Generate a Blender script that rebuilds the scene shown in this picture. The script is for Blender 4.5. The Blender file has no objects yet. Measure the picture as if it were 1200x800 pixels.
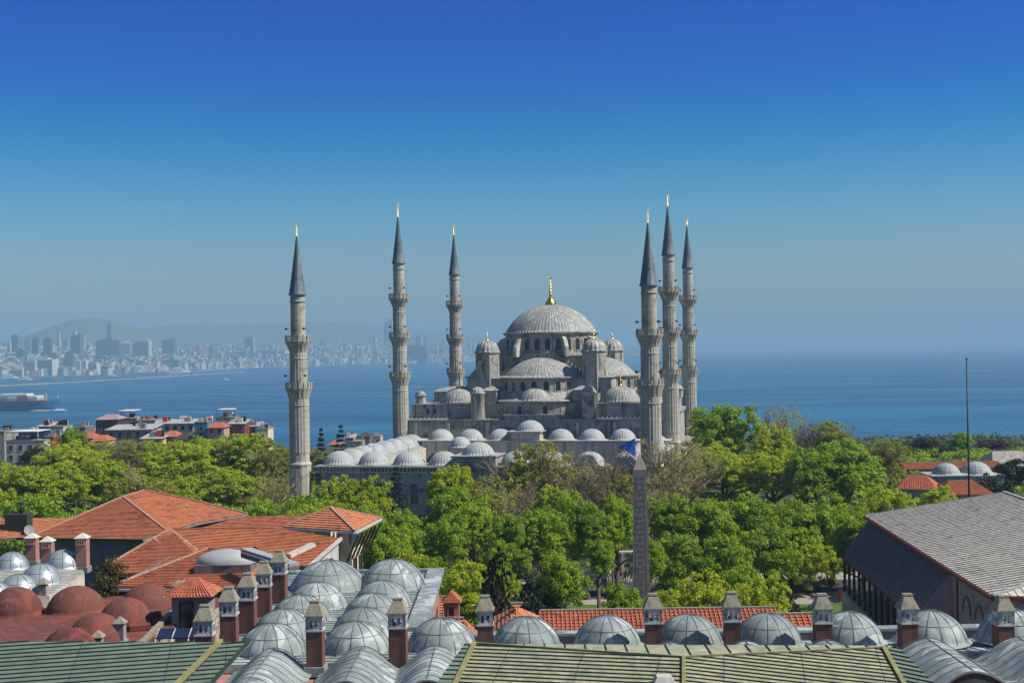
import bpy, math, random
import numpy as np
from math import sin, cos, pi, radians, sqrt, atan2
from mathutils import Vector, Matrix

# ------------------------------------------------------------------ camera, world, sun, exposure
FPX, PIT, ROLL, CZ = 1500.0, 0.00665, 0.0154, 30.0      # focal length in px of a 1200 px wide frame
SUN_AZ, SUN_EL = radians(100), radians(48)                # azimuth from +Y towards +X
cp, sp, cr, sr = cos(PIT), sin(PIT), cos(ROLL), sin(ROLL)
sc = bpy.context.scene
SKY_STRENGTH = 0.10
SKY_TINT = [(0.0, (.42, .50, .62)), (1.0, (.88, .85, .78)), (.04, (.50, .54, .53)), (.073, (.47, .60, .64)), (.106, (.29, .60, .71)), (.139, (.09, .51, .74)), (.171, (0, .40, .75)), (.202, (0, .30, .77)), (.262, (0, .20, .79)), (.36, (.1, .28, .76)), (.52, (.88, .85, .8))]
cam_d = bpy.data.cameras.new('camera'); cam = bpy.data.objects.new('camera', cam_d); sc.collection.objects.link(cam)
R_ = Vector((1, 0, 0)); U_ = Vector((0, -sp, cp)); F_ = Vector((0, cp, sp))
Rr = R_*cr - U_*sr; Ur = R_*sr + U_*cr
cam.matrix_world = Matrix(((Rr.x, Ur.x, -F_.x, 0), (Rr.y, Ur.y, -F_.y, 0), (Rr.z, Ur.z, -F_.z, CZ), (0, 0, 0, 1)))
cam_d.sensor_width = 36; cam_d.lens = FPX/1200*36; cam_d.clip_start = 0.5; cam_d.clip_end = 200000
sc.camera = cam
w = bpy.data.worlds.new('World'); sc.world = w; w.use_nodes = True
nt = w.node_tree; bg = nt.nodes['Background']
sky = nt.nodes.new('ShaderNodeTexSky'); sky.sky_type = 'NISHITA'; sky.sun_disc = False
sky.sun_elevation = SUN_EL; sky.sun_rotation = SUN_AZ; sky.altitude = 0; sky.air_density = 1.0; sky.dust_density = 0.6; sky.ozone_density = 4.0
tc = nt.nodes.new('ShaderNodeTexCoord'); sx = nt.nodes.new('ShaderNodeSeparateXYZ'); nt.links.new(tc.outputs['Generated'], sx.inputs[0])
cr_ = nt.nodes.new('ShaderNodeValToRGB'); cr_.color_ramp.interpolation = 'B_SPLINE'     # sky tint: deepest blue 15 degrees up, pale low down, fill light added overhead
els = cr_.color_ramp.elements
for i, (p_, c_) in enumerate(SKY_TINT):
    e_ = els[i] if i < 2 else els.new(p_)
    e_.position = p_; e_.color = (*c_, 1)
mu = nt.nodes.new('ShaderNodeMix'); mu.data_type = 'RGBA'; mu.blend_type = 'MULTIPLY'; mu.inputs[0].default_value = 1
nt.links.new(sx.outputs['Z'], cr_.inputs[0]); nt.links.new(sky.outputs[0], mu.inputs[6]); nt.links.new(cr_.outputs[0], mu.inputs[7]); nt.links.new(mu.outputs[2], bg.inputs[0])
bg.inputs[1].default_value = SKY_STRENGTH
sl = bpy.data.lights.new('sun', 'SUN'); sl.energy = 4.9; sl.angle = radians(0.5); sl.color = (1.0, 0.93, 0.80)
so = bpy.data.objects.new('sun', sl); sc.collection.objects.link(so)
sdir = Vector((sin(SUN_AZ)*cos(SUN_EL), cos(SUN_AZ)*cos(SUN_EL), sin(SUN_EL)))
so.rotation_euler = sdir.to_track_quat('Z', 'Y').to_euler(); so.location = (200, 50, 200)
sc.view_settings.view_transform = 'Standard'; sc.view_settings.look = 'None'
sc.view_settings.exposure = 0.42; sc.view_settings.gamma = 1.0; sc.view_settings.use_curve_mapping = False
sc.cycles.max_bounces = 5; sc.cycles.diffuse_bounces = 3; sc.cycles.glossy_bounces = 2; sc.cycles.transmission_bounces = 2
sc.cycles.volume_bounces = 0; sc.cycles.use_denoising = True; sc.cycles.use_adaptive_sampling = True
HAZE = 0.00016

# ------------------------------------------------------------------ photograph geometry helpers (1200x800 pixels)
def ray(x, y):
    A = x-600; B = 400-y
    a = A*cr+B*sr; b = -A*sr+B*cr
    return Vector((a, FPX*cp-b*sp, FPX*sp+b*cp))/(FPX*cp-b*sp)
def atD(x, y, D): r = ray(x, y)*D; return Vector((r.x, r.y, r.z+CZ))
def atZ(x, y, z): r = ray(x, y); return atD(x, y, (z-CZ)/r.z)
def on_plane(x, y, p0, n):
    r = ray(x, y); o = Vector((0, 0, CZ)); return o + r*((p0-o).dot(n)/r.dot(n))

# ------------------------------------------------------------------ materials
MATS = {}
def nodes_of(name, rough, metal=0.0, spec=0.5):
    m = bpy.data.materials.new(name); m.use_nodes = True; n = m.node_tree
    b = n.nodes['Principled BSDF']; b.inputs['Roughness'].default_value = rough; b.inputs['Metallic'].default_value = metal
    b.inputs['Specular IOR Level'].default_value = spec
    MATS[name] = m; return m, n, b
def nd(n, t, **kw):
    x = n.nodes.new(t)
    for k, v in kw.items(): x.inputs[k.replace('_', ' ')].default_value = v
    return x
def rgb(c): return (c[0], c[1], c[2], 1)
def mixc(n, fac, a, b, mode='MIX'):
    x = n.nodes.new('ShaderNodeMix'); x.data_type = 'RGBA'; x.blend_type = mode
    for s, v in ((0, fac), (6, a), (7, b)):
        if hasattr(v, 'is_linked') or hasattr(v, 'links'): n.links.new(v, x.inputs[s])
        elif isinstance(v, (int, float)): x.inputs[s].default_value = v
        else: x.inputs[s].default_value = rgb(v)
    return x.outputs[2]
def ramp(n, src, a, b):
    r = n.nodes.new('ShaderNodeMapRange'); r.inputs[1].default_value = a; r.inputs[2].default_value = b
    n.links.new(src, r.inputs[0]); return r.outputs[0]
def noise(n, vec, scale, detail=5, dist=0.0, stretch=None):
    if stretch:
        m = n.nodes.new('ShaderNodeMapping'); m.inputs['Scale'].default_value = stretch; n.links.new(vec, m.inputs[0]); vec = m.outputs[0]
    x = nd(n, 'ShaderNodeTexNoise', Scale=scale, Detail=detail, Distortion=dist); n.links.new(vec, x.inputs['Vector']); return x.outputs['Fac']
def bumpn(n, b, src, strength, dist=0.1):
    x = nd(n, 'ShaderNodeBump', Strength=strength, Distance=dist); n.links.new(src, x.inputs['Height']); n.links.new(x.outputs[0], b.inputs['Normal'])
def coords(n, which='Object'):
    return n.nodes.new('ShaderNodeTexCoord').outputs[which]
def m_plain(name, c1, c2, scale=1.0, rough=0.8, bump=0.2, metal=0.0, stain=None, streak=None, spec=0.3, bd=0.05, vary=0.0):
    m, n, b = nodes_of(name, rough, metal, spec); co = coords(n)
    f = noise(n, co, scale, 6); col = mixc(n, ramp(n, f, .35, .65), c1, c2)
    f2 = noise(n, co, scale*0.17, 4); col = mixc(n, ramp(n, f2, .4, .75), col, [x*0.8 for x in c1])
    if stain: col = mixc(n, ramp(n, noise(n, co, scale*0.6, 8, 1.5), .55, .72), col, stain)
    if streak: col = mixc(n, ramp(n, noise(n, co, 1.0, 5, 0.3, (1.6, 1.6, .12)), .52, .7), col, streak)
    if vary:
        oi = n.nodes.new('ShaderNodeObjectInfo'); col = mixc(n, ramp(n, oi.outputs['Random'], 0, 1/vary), col, stain or c2)
        col = mixc(n, ramp(n, noise(n, co, .35, 9, 2.0), .56, .60), col, [min(1, x*1.35) for x in c1])
    n.links.new(col, b.inputs['Base Color'])
    if bump: bumpn(n, b, noise(n, co, scale*4, 5), bump, bd)
    return m
def m_brick(name, c1, c2, mortar, bw, bh, rough=0.9, ms=0.02, stain=None, sscale=0.5, streak=None, bump=0.4):
    m, n, b = nodes_of(name, rough, 0, .25); uv = coords(n, 'UV'); co = coords(n)
    t = nd(n, 'ShaderNodeTexBrick', Color1=rgb(c1), Color2=rgb(c2), Mortar=rgb(mortar), Scale=1.0)
    t.inputs['Brick Width'].default_value = bw; t.inputs['Row Height'].default_value = bh
    t.inputs['Mortar Size'].default_value = ms; t.inputs['Mortar Smooth'].default_value = 0.3
    n.links.new(uv, t.inputs['Vector']); col = t.outputs['Color']
    f = noise(n, co, 1.5, 8); col = mixc(n, ramp(n, f, .3, .7), col, [x*0.72 for x in c1])
    if stain: col = mixc(n, ramp(n, noise(n, co, sscale, 8, 1.0), .53, .7), col, stain)
    if streak: col = mixc(n, ramp(n, noise(n, co, 1.0, 6, 0.4, (1.3, 1.3, .1)), .54, .68), col, streak)
    n.links.new(col, b.inputs['Base Color']); bumpn(n, b, t.outputs['Fac'], -bump, 0.03)
    return m
def m_leaf(name, c1, c2, c3, trans=0.52):
    m, n, b = nodes_of(name, .55, 0, .25)
    at = n.nodes.new('ShaderNodeAttribute'); at.attribute_name = 'tint'
    oi = n.nodes.new('ShaderNodeObjectInfo')
    col = mixc(n, at.outputs['Fac'], c1, c2)
    col = mixc(n, ramp(n, oi.outputs['Random'], 0.0, 1.6), col, c3)
    n.links.new(col, b.inputs['Base Color'])
    tr = n.nodes.new('ShaderNodeBsdfTranslucent'); n.links.new(mixc(n, 1.0, col, (1.0, 1.0, .45), 'MULTIPLY'), tr.inputs[0])
    mx = n.nodes.new('ShaderNodeMixShader'); mx.inputs[0].default_value = trans
    n.links.new(b.outputs[0], mx.inputs[1]); n.links.new(tr.outputs[0], mx.inputs[2])
    n.links.new(mx.outputs[0], n.nodes['Material Output'].inputs[0]); return m

m_brick('mosque_stone', (.45, .435, .39), (.29, .285, .265), (.15, .148, .14), 1.3, .55, ms=.05, stain=(.10, .102, .102), sscale=.35, streak=(.095, .097, .098))
m_brick('minaret_stone', (.50, .47, .395), (.37, .345, .295), (.22, .21, .185), .9, .55, ms=.04, stain=(.19, .185, .165), sscale=.45, streak=(.22, .21, .19))
m_plain('trim_stone', (.52, .49, .42), (.40, .375, .32), 1.2, .85, .2, streak=(.2, .2, .19))
m_plain('lead_warm', (.29, .30, .29), (.18, .195, .195), .9, .6, .15, .0, stain=(.14, .15, .145), streak=(.45, .45, .41))
m_plain('lead_pale', (.36, .385, .395), (.28, .30, .31), .8, .6, .1, .0, stain=(.28, .30, .31))
m_plain('lead_cone', (.115, .145, .175), (.08, .10, .125), 1.0, .6, .1, .0, streak=(.2, .22, .24))
m_plain('gold', (.85, .55, .12), (.75, .46, .09), 2, .25, 0, 1.0)
m_plain('lead_near', (.27, .31, .315), (.19, .23, .235), .9, .6, .35, .0, stain=(.12, .15, .155), streak=(.40, .44, .44), bd=.03, vary=.45)
m_plain('lead_seam', (.17, .21, .22), (.12, .15, .16), 1.5, .5, .1, .3)
m_plain('lead_bright', (.42, .47, .51), (.31, .35, .39), 1.1, .40, .3, .45, stain=(.5, .55, .6), bd=.02)
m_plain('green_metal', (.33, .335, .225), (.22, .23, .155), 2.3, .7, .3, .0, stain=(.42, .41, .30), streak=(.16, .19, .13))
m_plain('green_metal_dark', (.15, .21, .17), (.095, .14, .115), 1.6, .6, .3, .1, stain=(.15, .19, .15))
m_plain('seam_dark', (.035, .045, .035), (.025, .03, .025), 2, .7, 0)
m_plain('yellow_cap', (.26, .25, .11), (.17, .165, .07), 2, .7, .2)
m_plain('grey_metal', (.56, .53, .47), (.40, .38, .34), .9, .65, .2, .0, stain=(.46, .44, .40), streak=(.20, .20, .20))
m_plain('violet_metal', (.42, .31, .29), (.30, .225, .215), 1.0, .5, .15, .2)
m_plain('red_paint', (.22, .04, .03), (.15, .03, .025), 2, .6, .1)
m_plain('red_dome', (.135, .036, .030), (.075, .022, .02), 1.6, .85, .8, stain=(.20, .09, .07), streak=(.06, .022, .02), bd=.06, vary=.4)
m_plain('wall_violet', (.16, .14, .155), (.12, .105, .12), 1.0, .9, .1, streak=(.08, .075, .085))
m_plain('wall_cream', (.62, .57, .45), (.52, .47, .37), 1.0, .9, .1, streak=(.36, .32, .26))
m_plain('wall_white', (.46, .45, .42), (.36, .35, .33), 1.0, .9, .1, streak=(.5, .5, .47))
m_plain('wall_pink', (.45, .27, .22), (.34, .2, .165), 1.3, .9, .3, stain=(.55, .42, .36))
m_plain('wall_ochre', (.55, .40, .18), (.46, .33, .14), 1.0, .9, .1)
m_plain('wall_grey', (.30, .29, .28), (.22, .215, .21), 1.0, .9, .2, streak=(.14, .14, .135))
m_plain('wood_dark', (.07, .04, .028), (.045, .028, .02), 3, .7, .2)
m_plain('rubble', (.58, .48, .38), (.34, .275, .22), 1.8, .95, .9, stain=(.16, .13, .11), bd=.25)
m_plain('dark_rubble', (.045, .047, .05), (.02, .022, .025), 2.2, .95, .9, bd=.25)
m_brick('brick_chimney', (.20, .075, .055), (.13, .05, .042), (.13, .105, .09), .26, .085, ms=.012, stain=(.06, .03, .027), sscale=1.0, streak=(.07, .045, .04))
m_brick('brick_pink', (.40, .19, .16), (.32, .15, .125), (.36, .26, .22), .26, .085, ms=.012)
m_plain('cap_stone', (.30, .275, .215), (.19, .175, .14), 4, .9, .6, stain=(.09, .085, .07), bd=.04)
m_plain('lantern_stone', (.50, .51, .52), (.36, .375, .39), 3, .85, .4, stain=(.12, .12, .13), bd=.03)
m_plain('obelisk_granite', (.37, .30, .265), (.29, .235, .21), 2.5, .6, .3, stain=(.17, .135, .125))
m_plain('glyph_dark', (.28, .225, .20), (.24, .19, .17), 2, .8, 0)
m_plain('bark', (.11, .085, .06), (.065, .05, .038), 2, .95, .5)
m_plain('twig', (.30, .235, .16), (.20, .155, .11), 2, .95, 0)
m_plain('asphalt', (.06, .06, .06), (.045, .045, .045), .4, .9, .2)
m_plain('paving', (.33, .30, .26), (.26, .235, .20), .8, .9, .2, stain=(.2, .18, .16))
m_plain('lawn', (.07, .16, .02), (.05, .12, .015), 1.0, .95, .6)
m_plain('blue_cloth', (.02, .20, .80), (.015, .14, .65), 1.0, .7, .1)
m_plain('black_metal', (.02, .02, .022), (.012, .012, .014), 1, .5, 0)
m_plain('skin', (.42, .25, .18), (.38, .22, .16), 5, .6, 0)
m_plain('solar', (.02, .04, .09), (.015, .03, .07), 4, .15, 0, .3)
m_plain('earth', (.045, .06, .02), (.07, .075, .035), .05, .95, .3, stain=(.10, .10, .07))
for nm, c in (('cloth_red', (.5, .04, .03)), ('cloth_blue', (.03, .09, .35)), ('cloth_white', (.7, .7, .68)), ('cloth_black', (.03, .03, .035)), ('cloth_tan', (.4, .3, .2)),
              ('hull_blue', (.02, .12, .30)), ('hull_white', (.8, .8, .78)), ('box_grey', (.35, .37, .38)), ('box_white', (.62, .63, .6)), ('box_rust', (.3, .08, .05)), ('box_blue', (.05, .18, .35)),
              ('far_white', (.55, .53, .48)), ('far_grey', (.45, .45, .44)), ('far_dark', (.10, .12, .15)), ('far_blue', (.22, .30, .38)), ('far_rust', (.45, .28, .2)), ('far_land', (.12, .13, .09)), ('rock', (.30, .28, .24))):
    m_plain(nm, c, [x*.85 for x in c], 1.0 if not nm.startswith('far') else .05, .7, 0)
m_plain('roof_white', (.40, .40, .38), (.26, .26, .255), .6, .8, .1, stain=(.25, .25, .25))
m_plain('ridge_tile', (.36, .22, .15), (.26, .15, .10), 3, .9, .3, stain=(.45, .38, .3))
# dark window glass
m, n, b = nodes_of('pane', .12, 0, .6); b.inputs['Base Color'].default_value = (.02, .024, .03, 1)
m, n, b = nodes_of('pane_lattice', .6, 0, .4); uv = coords(n, 'Object')
vo = nd(n, 'ShaderNodeTexVoronoi', Scale=3.0); n.links.new(uv, vo.inputs['Vector'])
n.links.new(mixc(n, ramp(n, vo.outputs['Distance'], .1, .5), (.03, .032, .036), (.12, .12, .12)), b.inputs['Base Color'])
# roof tiles: rows are real geometry; colour varies tile by tile
def m_tile(name, a, b_, dark):
    m, n, b = nodes_of(name, .85, 0, .2); uv = coords(n, 'UV'); co = coords(n)
    t = nd(n, 'ShaderNodeTexBrick', Color1=rgb(a), Color2=rgb(b_), Mortar=rgb(dark), Scale=1.0)
    t.inputs['Brick Width'].default_value = .26; t.inputs['Row Height'].default_value = .45; t.inputs['Mortar Size'].default_value = .022; t.offset = 0.0
    n.links.new(uv, t.inputs['Vector'])
    col = mixc(n, ramp(n, noise(n, co, 1.1, 8), .45, .75), t.outputs['Color'], dark)
    col = mixc(n, ramp(n, noise(n, co, .25, 5), .4, .7), col, b_)
    col = mixc(n, ramp(n, noise(n, co, .7, 10, 1.2), .56, .66), col, [x*.62 for x in b_]); col = mixc(n, ramp(n, noise(n, co, 2.6, 6, .5), .62, .7), col, (.34, .27, .20))
    n.links.new(col, b.inputs['Base Color']); bumpn(n, b, t.outputs['Fac'], -.6, .05)
m_tile('tile_orange', (.62, .25, .12), (.44, .165, .085), (.25, .095, .055))
m_tile('tile_bright', (.70, .28, .12), (.54, .20, .09), (.32, .115, .06))
m_tile('tile_red', (.48, .15, .075), (.36, .11, .06), (.2, .06, .035))
m_leaf('leaf_dense', (.10, .20, .012), (.36, .50, .03), (.30, .44, .02), .47)
m_leaf('leaf_yellow', (.36, .44, .025), (.50, .57, .035), (.32, .42, .025))
m_leaf('leaf_olive', (.29, .31, .05), (.39, .40, .06), (.26, .30, .05))
m_leaf('leaf_bud', (.44, .38, .17), (.40, .42, .13), (.38, .33, .14), .45)
m_leaf('leaf_scrub', (.07, .085, .025), (.11, .12, .03), (.08, .10, .03), .3)
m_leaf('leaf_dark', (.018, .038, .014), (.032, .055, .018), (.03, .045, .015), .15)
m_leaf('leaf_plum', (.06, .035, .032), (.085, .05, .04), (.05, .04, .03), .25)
m_leaf('leaf_bay', (.045, .06, .014), (.10, .075, .022), (.05, .06, .02), .2)
# sea
m, n, b = nodes_of('sea_water', .28, 0, .5); co = coords(n)
b.inputs['Base Color'].default_value = (.006, .055, .135, 1)
f1 = noise(n, co, .02, 6, 0, (1, 4, 1)); f2 = noise(n, co, .0012, 6, .5, (1, 5, 1)); f3 = noise(n, co, .12, 4, 0, (1, 3, 1))
n.links.new(mixc(n, ramp(n, f2, .35, .65), (.002, .05, .125), (.008, .115, .215)), b.inputs['Base Color'])
ad = n.nodes.new('ShaderNodeMath'); ad.operation = 'ADD'; n.links.new(f1, ad.inputs[0]); n.links.new(f3, ad.inputs[1])
bumpn(n, b, ad.outputs[0], .9, 3.5)
rr_ = n.nodes.new('ShaderNodeMapRange'); rr_.inputs[1].default_value = .35; rr_.inputs[2].default_value = .65; rr_.inputs[3].default_value = .2; rr_.inputs[4].default_value = .45; n.links.new(noise(n, co, .004, 6, .6, (1, 5, 1)), rr_.inputs[0]); n.links.new(rr_.outputs[0], b.inputs['Roughness'])

# ------------------------------------------------------------------ mesh builder
class MB:
    def __init__(s, *mats): s.v = []; s.f = []; s.m = []; s.sm = []; s.mats = list(mats)
    def add(s, vs, fs, m=0, smooth=False):
        o = len(s.v); s.v += [tuple(p) for p in vs]
        for f in fs: s.f.append(tuple(i+o for i in f)); s.m.append(m); s.sm.append(smooth)
        return s
    def box(s, x0, y0, z0, x1, y1, z1, m=0, ax=None):
        vs = [(x0, y0, z0), (x1, y0, z0), (x1, y1, z0), (x0, y1, z0), (x0, y0, z1), (x1, y0, z1), (x1, y1, z1), (x0, y1, z1)]
        if ax: cx, cy, a = ax; vs = [(cx+(p[0]-cx)*cos(a)-(p[1]-cy)*sin(a), cy+(p[0]-cx)*sin(a)+(p[1]-cy)*cos(a), p[2]) for p in vs]
        return s.add(vs, [(0, 3, 2, 1), (4, 5, 6, 7), (0, 1, 5, 4), (1, 2, 6, 5), (2, 3, 7, 6), (3, 0, 4, 7)], m)
    def frus(s, cx, cy, z0, z1, a0, b0, a1, b1, m=0):   # rectangular frustum with half sizes
        vs = [(cx-a0, cy-b0, z0), (cx+a0, cy-b0, z0), (cx+a0, cy+b0, z0), (cx-a0, cy+b0, z0), (cx-a1, cy-b1, z1), (cx+a1, cy-b1, z1), (cx+a1, cy+b1, z1), (cx-a1, cy+b1, z1)]
        return s.add(vs, [(0, 3, 2, 1), (4, 5, 6, 7), (0, 1, 5, 4), (1, 2, 6, 5), (2, 3, 7, 6), (3, 0, 4, 7)], m)
    def prism(s, pts, z0, z1, m=0, mt=None):
        n = len(pts); z0s = z0 if isinstance(z0, (list, tuple)) else [z0]*n; z1s = z1 if isinstance(z1, (list, tuple)) else [z1]*n
        vs = [(p[0], p[1], z) for p, z in zip(pts, z0s)]+[(p[0], p[1], z) for p, z in zip(pts, z1s)]
        s.add(vs, [(i, (i+1) % n, n+(i+1) % n, n+i) for i in range(n)]+[tuple(range(n-1, -1, -1))], m)
        return s.add(vs[n:], [tuple(range(n))], m if mt is None else mt)
    def lathe(s, cx, cy, prof, n=24, m=0, smooth=True, a0=0, a1=2*pi, rib=None):
        full = abs(a1-a0-2*pi) < 1e-6; N = n if full else n+1; vs = []
        for r, z in prof:
            for i in range(N):
                a = a0+(a1-a0)*i/n; k = 1.0
                if rib and i % rib[0] == 0: rr = r+rib[1]*min(1, r/(rib[2] if len(rib) > 2 else .5))
                else: rr = r
                vs.append((cx+rr*cos(a), cy+rr*sin(a), z + (rib[1]*.5 if rib and i % rib[0] == 0 else 0)))
        fs = []
        for j in range(len(prof)-1):
            for i in range(n):
                i2 = (i+1) % N if full else i+1
                fs.append((j*N+i, j*N+i2, (j+1)*N+i2, (j+1)*N+i))
        return s.add(vs, fs, m, smooth)
    def tube(s, p, q, r0, r1=None, n=6, m=0, cap=True):
        p = Vector(p); q = Vector(q); r1 = r0 if r1 is None else r1; d = (q-p).normalized()
        a = d.orthogonal().normalized(); b = d.cross(a)
        vs = [p+(a*cos(2*pi*i/n)+b*sin(2*pi*i/n))*r0 for i in range(n)]+[q+(a*cos(2*pi*i/n)+b*sin(2*pi*i/n))*r1 for i in range(n)]
        fs = [(i, (i+1) % n, n+(i+1) % n, n+i) for i in range(n)]
        if cap: fs += [tuple(range(n-1, -1, -1)), tuple(range(n, 2*n))]
        return s.add(vs, fs, m, True)
    def bar(s, p, q, w, h, up=(0, 0, 1), m=0, lift=0.0):   # box from p to q, width w, height h along up
        p = Vector(p); q = Vector(q); d = (q-p).normalized(); up = Vector(up); sd = d.cross(up).normalized()*w/2
        u = sd.cross(d).normalized()
        if u.dot(up) < 0: u = -u
        a = u*lift; t = u*(h+lift)
        vs = [p-sd+a, p+sd+a, q+sd+a, q-sd+a, p-sd+t, p+sd+t, q+sd+t, q-sd+t]
        return s.add(vs, [(0, 3, 2, 1), (4, 5, 6, 7), (0, 1, 5, 4), (1, 2, 6, 5), (2, 3, 7, 6), (3, 0, 4, 7)], m)
    def arch(s, o, ud, wd, z0, z1, n, ow, spring, thick=.3, sill=0, m=0, pt=1.0, k=8):
        """wall panel with n arched holes: o = start point (x,y), ud = unit direction, wd = width; holes from z0+sill, straight to spring"""
        ud = Vector((ud[0], ud[1], 0)).normalized(); nn = Vector((ud.y, -ud.x, 0)); bay = wd/n; o = Vector((o[0], o[1], 0))
        def P(u, z, t): q = o+ud*u+nn*t; return (q.x, q.y, z)
        for b in range(n):
            u0 = b*bay; u1 = u0+bay; c = (u0+u1)/2; h = ow/2
            curve = [(c-h, z0+sill)]+[(c-h*cos(pi*i/k), spring+h*pt*sin(pi*i/k)) for i in range(k+1)]+[(c+h, z0+sill)]
            for t, flip in ((0, 0), (-thick, 1)):
                quads = [[(u0, z0), (c-h, z0), (c-h, z1), (u0, z1)], [(c+h, z0), (u1, z0), (u1, z1), (c+h, z1)]]
                if sill > 0: quads.append([(c-h, z0), (c+h, z0), (c+h, z0+sill), (c-h, z0+sill)])
                for i in range(1, k+1):
                    a, b2 = curve[i], curve[i+1]; quads.append([a, b2, (b2[0], z1), (a[0], z1)])
                for q in quads:
                    vs = [P(x, z, t) for x, z in q]
                    if flip: vs.reverse()
                    s.add(vs, [(0, 1, 2, 3)], m)
            for i in range(len(curve)-1):
                a, b2 = curve[i], curve[i+1]
                s.add([P(a[0], a[1], 0), P(a[0], a[1], -thick), P(b2[0], b2[1], -thick), P(b2[0], b2[1], 0)], [(0, 1, 2, 3)], m)
        s.add([P(0, z1, 0), P(wd, z1, 0), P(wd, z1, -thick), P(0, z1, -thick)], [(0, 1, 2, 3)], m)
        for u in (0, wd): s.add([P(u, z0, 0), P(u, z1, 0), P(u, z1, -thick), P(u, z0, -thick)], [(0, 1, 2, 3)], m)
        return s
    def mesh(s, name):
        me = bpy.data.meshes.new(name); me.from_pydata(s.v, [], s.f)
        for k in s.mats: me.materials.append(MATS[k])
        me.polygons.foreach_set('material_index', s.m); me.polygons.foreach_set('use_smooth', s.sm)
        uvl = me.uv_layers.new(name='UVMap'); nl = len(me.loops)
        if nl and nl < 400000:
            uv = np.zeros((nl, 2), 'f')
            for p in me.polygons:
                nx, ny, nz = p.normal
                if abs(nz) > .98: ta = (1, 0, 0); tb = (0, 1, 0)
                else:
                    l = sqrt(nx*nx+ny*ny) or 1; ta = (-ny/l, nx/l, 0); tb = (-nz*nx/l, -nz*ny/l, l)
                    if abs(nz) < .3: tb = (0, 0, 1)
                for li in p.loop_indices:
                    c = s.v[me.loops[li].vertex_index]
                    uv[li] = (c[0]*ta[0]+c[1]*ta[1], c[0]*tb[0]+c[1]*tb[1]+c[2]*tb[2])
            uvl.data.foreach_set('uv', uv.ravel())
        me.validate(); return me
    def build(s, name, parent=None, **tags):
        return link(name, s.mesh(name), parent, **tags)
def link(name, me, parent=None, loc=None, rz=None, scale=None, **tags):
    o = bpy.data.objects.new(name, me); sc.collection.objects.link(o)
    if parent is not None: o.parent = parent
    if loc is not None: o.location = loc
    if rz is not None: o.rotation_euler = (0, 0, rz)
    if scale is not None: o.scale = scale
    tag(o, **tags); return o
def tag(o, label=None, cat=None, group=None, kind=None):
    if label: o['label'] = label
    if cat: o['category'] = cat
    if group: o['group'] = group
    if kind: o['kind'] = kind
    return o
def thing(name, label, cat, loc=(0, 0, 0), rz=0, group=None):
    o = bpy.data.objects.new(name, None); sc.collection.objects.link(o); o.location = loc; o.rotation_euler = (0, 0, rz); o.empty_display_size = .5
    return tag(o, label, cat, group)
def capprof(r, h, z0, n=12, rim=0.0, squash=1.0):
    R = (r*r+h*h)/(2*h); t0 = math.asin(min(1, r/R)) if h <= r else pi-math.asin(min(1, r/R)); pr = []
    if rim: pr += [(r+rim, z0-.12), (r+rim, z0), (r+.02, z0+.05)]
    for i in range(n+1):
        t = t0*(1-i/n); pr.append((max(R*sin(t), .01), z0+h-R+R*cos(t)))
    return pr
def clip(poly, d, lo, hi):
    """clip 3D planar polygon to lo <= p.d <= hi"""
    for sgn, lim in ((1, lo), (-1, -hi)):
        out = []
        for i in range(len(poly)):
            a, b = poly[i], poly[(i+1) % len(poly)]; da = sgn*a.dot(d)-lim; db = sgn*b.dot(d)-lim
            if da >= 0: out.append(a)
            if (da > 0 > db) or (da < 0 < db): out.append(a+(b-a)*(da/(da-db)))
        poly = out
        if len(poly) < 3: return []
    return poly
def poly_normal(P):
    n = Vector((0, 0, 0))
    for i in range(1, len(P)-1): n += (P[i]-P[0]).cross(P[i+1]-P[0])
    n.normalize(); return n if n.z > 0 else -n
def fit_plane(P, px):  # P: three 3D points; px: pixels put on their plane
    n = (P[1]-P[0]).cross(P[2]-P[0]).normalized(); return [on_plane(x, y, P[0], n) for x, y in px]
def tiled(mb, P, pitch=.45, lift=.09, m=0):
    """tile courses as real overlapping rows on planar polygon P"""
    n = poly_normal(P); dn = Vector((n.x, n.y, 0)); d = (dn - n*dn.dot(n)).normalized()   # downhill
    if d.z > 0: d = -d
    a = min(p.dot(d) for p in P); b = max(p.dot(d) for p in P); k = a
    while k < b:
        q = clip(P, d, k, min(k+pitch, b))
        if q:
            up = [p+n*(lift*(p.dot(d)-k)/pitch) for p in q]
            mb.add(up, [tuple(range(len(up)))], m)
            low = [i for i in range(len(q)) if abs(q[i].dot(d)-(k+pitch)) < 1e-4]
            if len(low) == 2:
                i, j = low; mb.add([up[i], up[j], q[j]-n*.02, q[i]-n*.02], [(0, 1, 2, 3)], m)
        k += pitch
    return d, n
def seams(mb, P, d, pitch, w_, h_, m=1, lift=0.0, jit=0):
    """raised battens along direction d clipped to polygon P"""
    n = poly_normal(P); d = (d-n*d.dot(n)).normalized(); s_ = d.cross(n).normalized()
    a = min(p.dot(s_) for p in P); b = max(p.dot(s_) for p in P); k = a+pitch*.5
    while k < b:
        q = clip(P, s_, k-.005, k+.005)
        if q:
            t0 = min(q, key=lambda p: p.dot(d)); t1 = max(q, key=lambda p: p.dot(d))
            if (t1-t0).length > .1: mb.bar(t0, t1, w_, h_, n, m, lift)
        k += pitch

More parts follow.
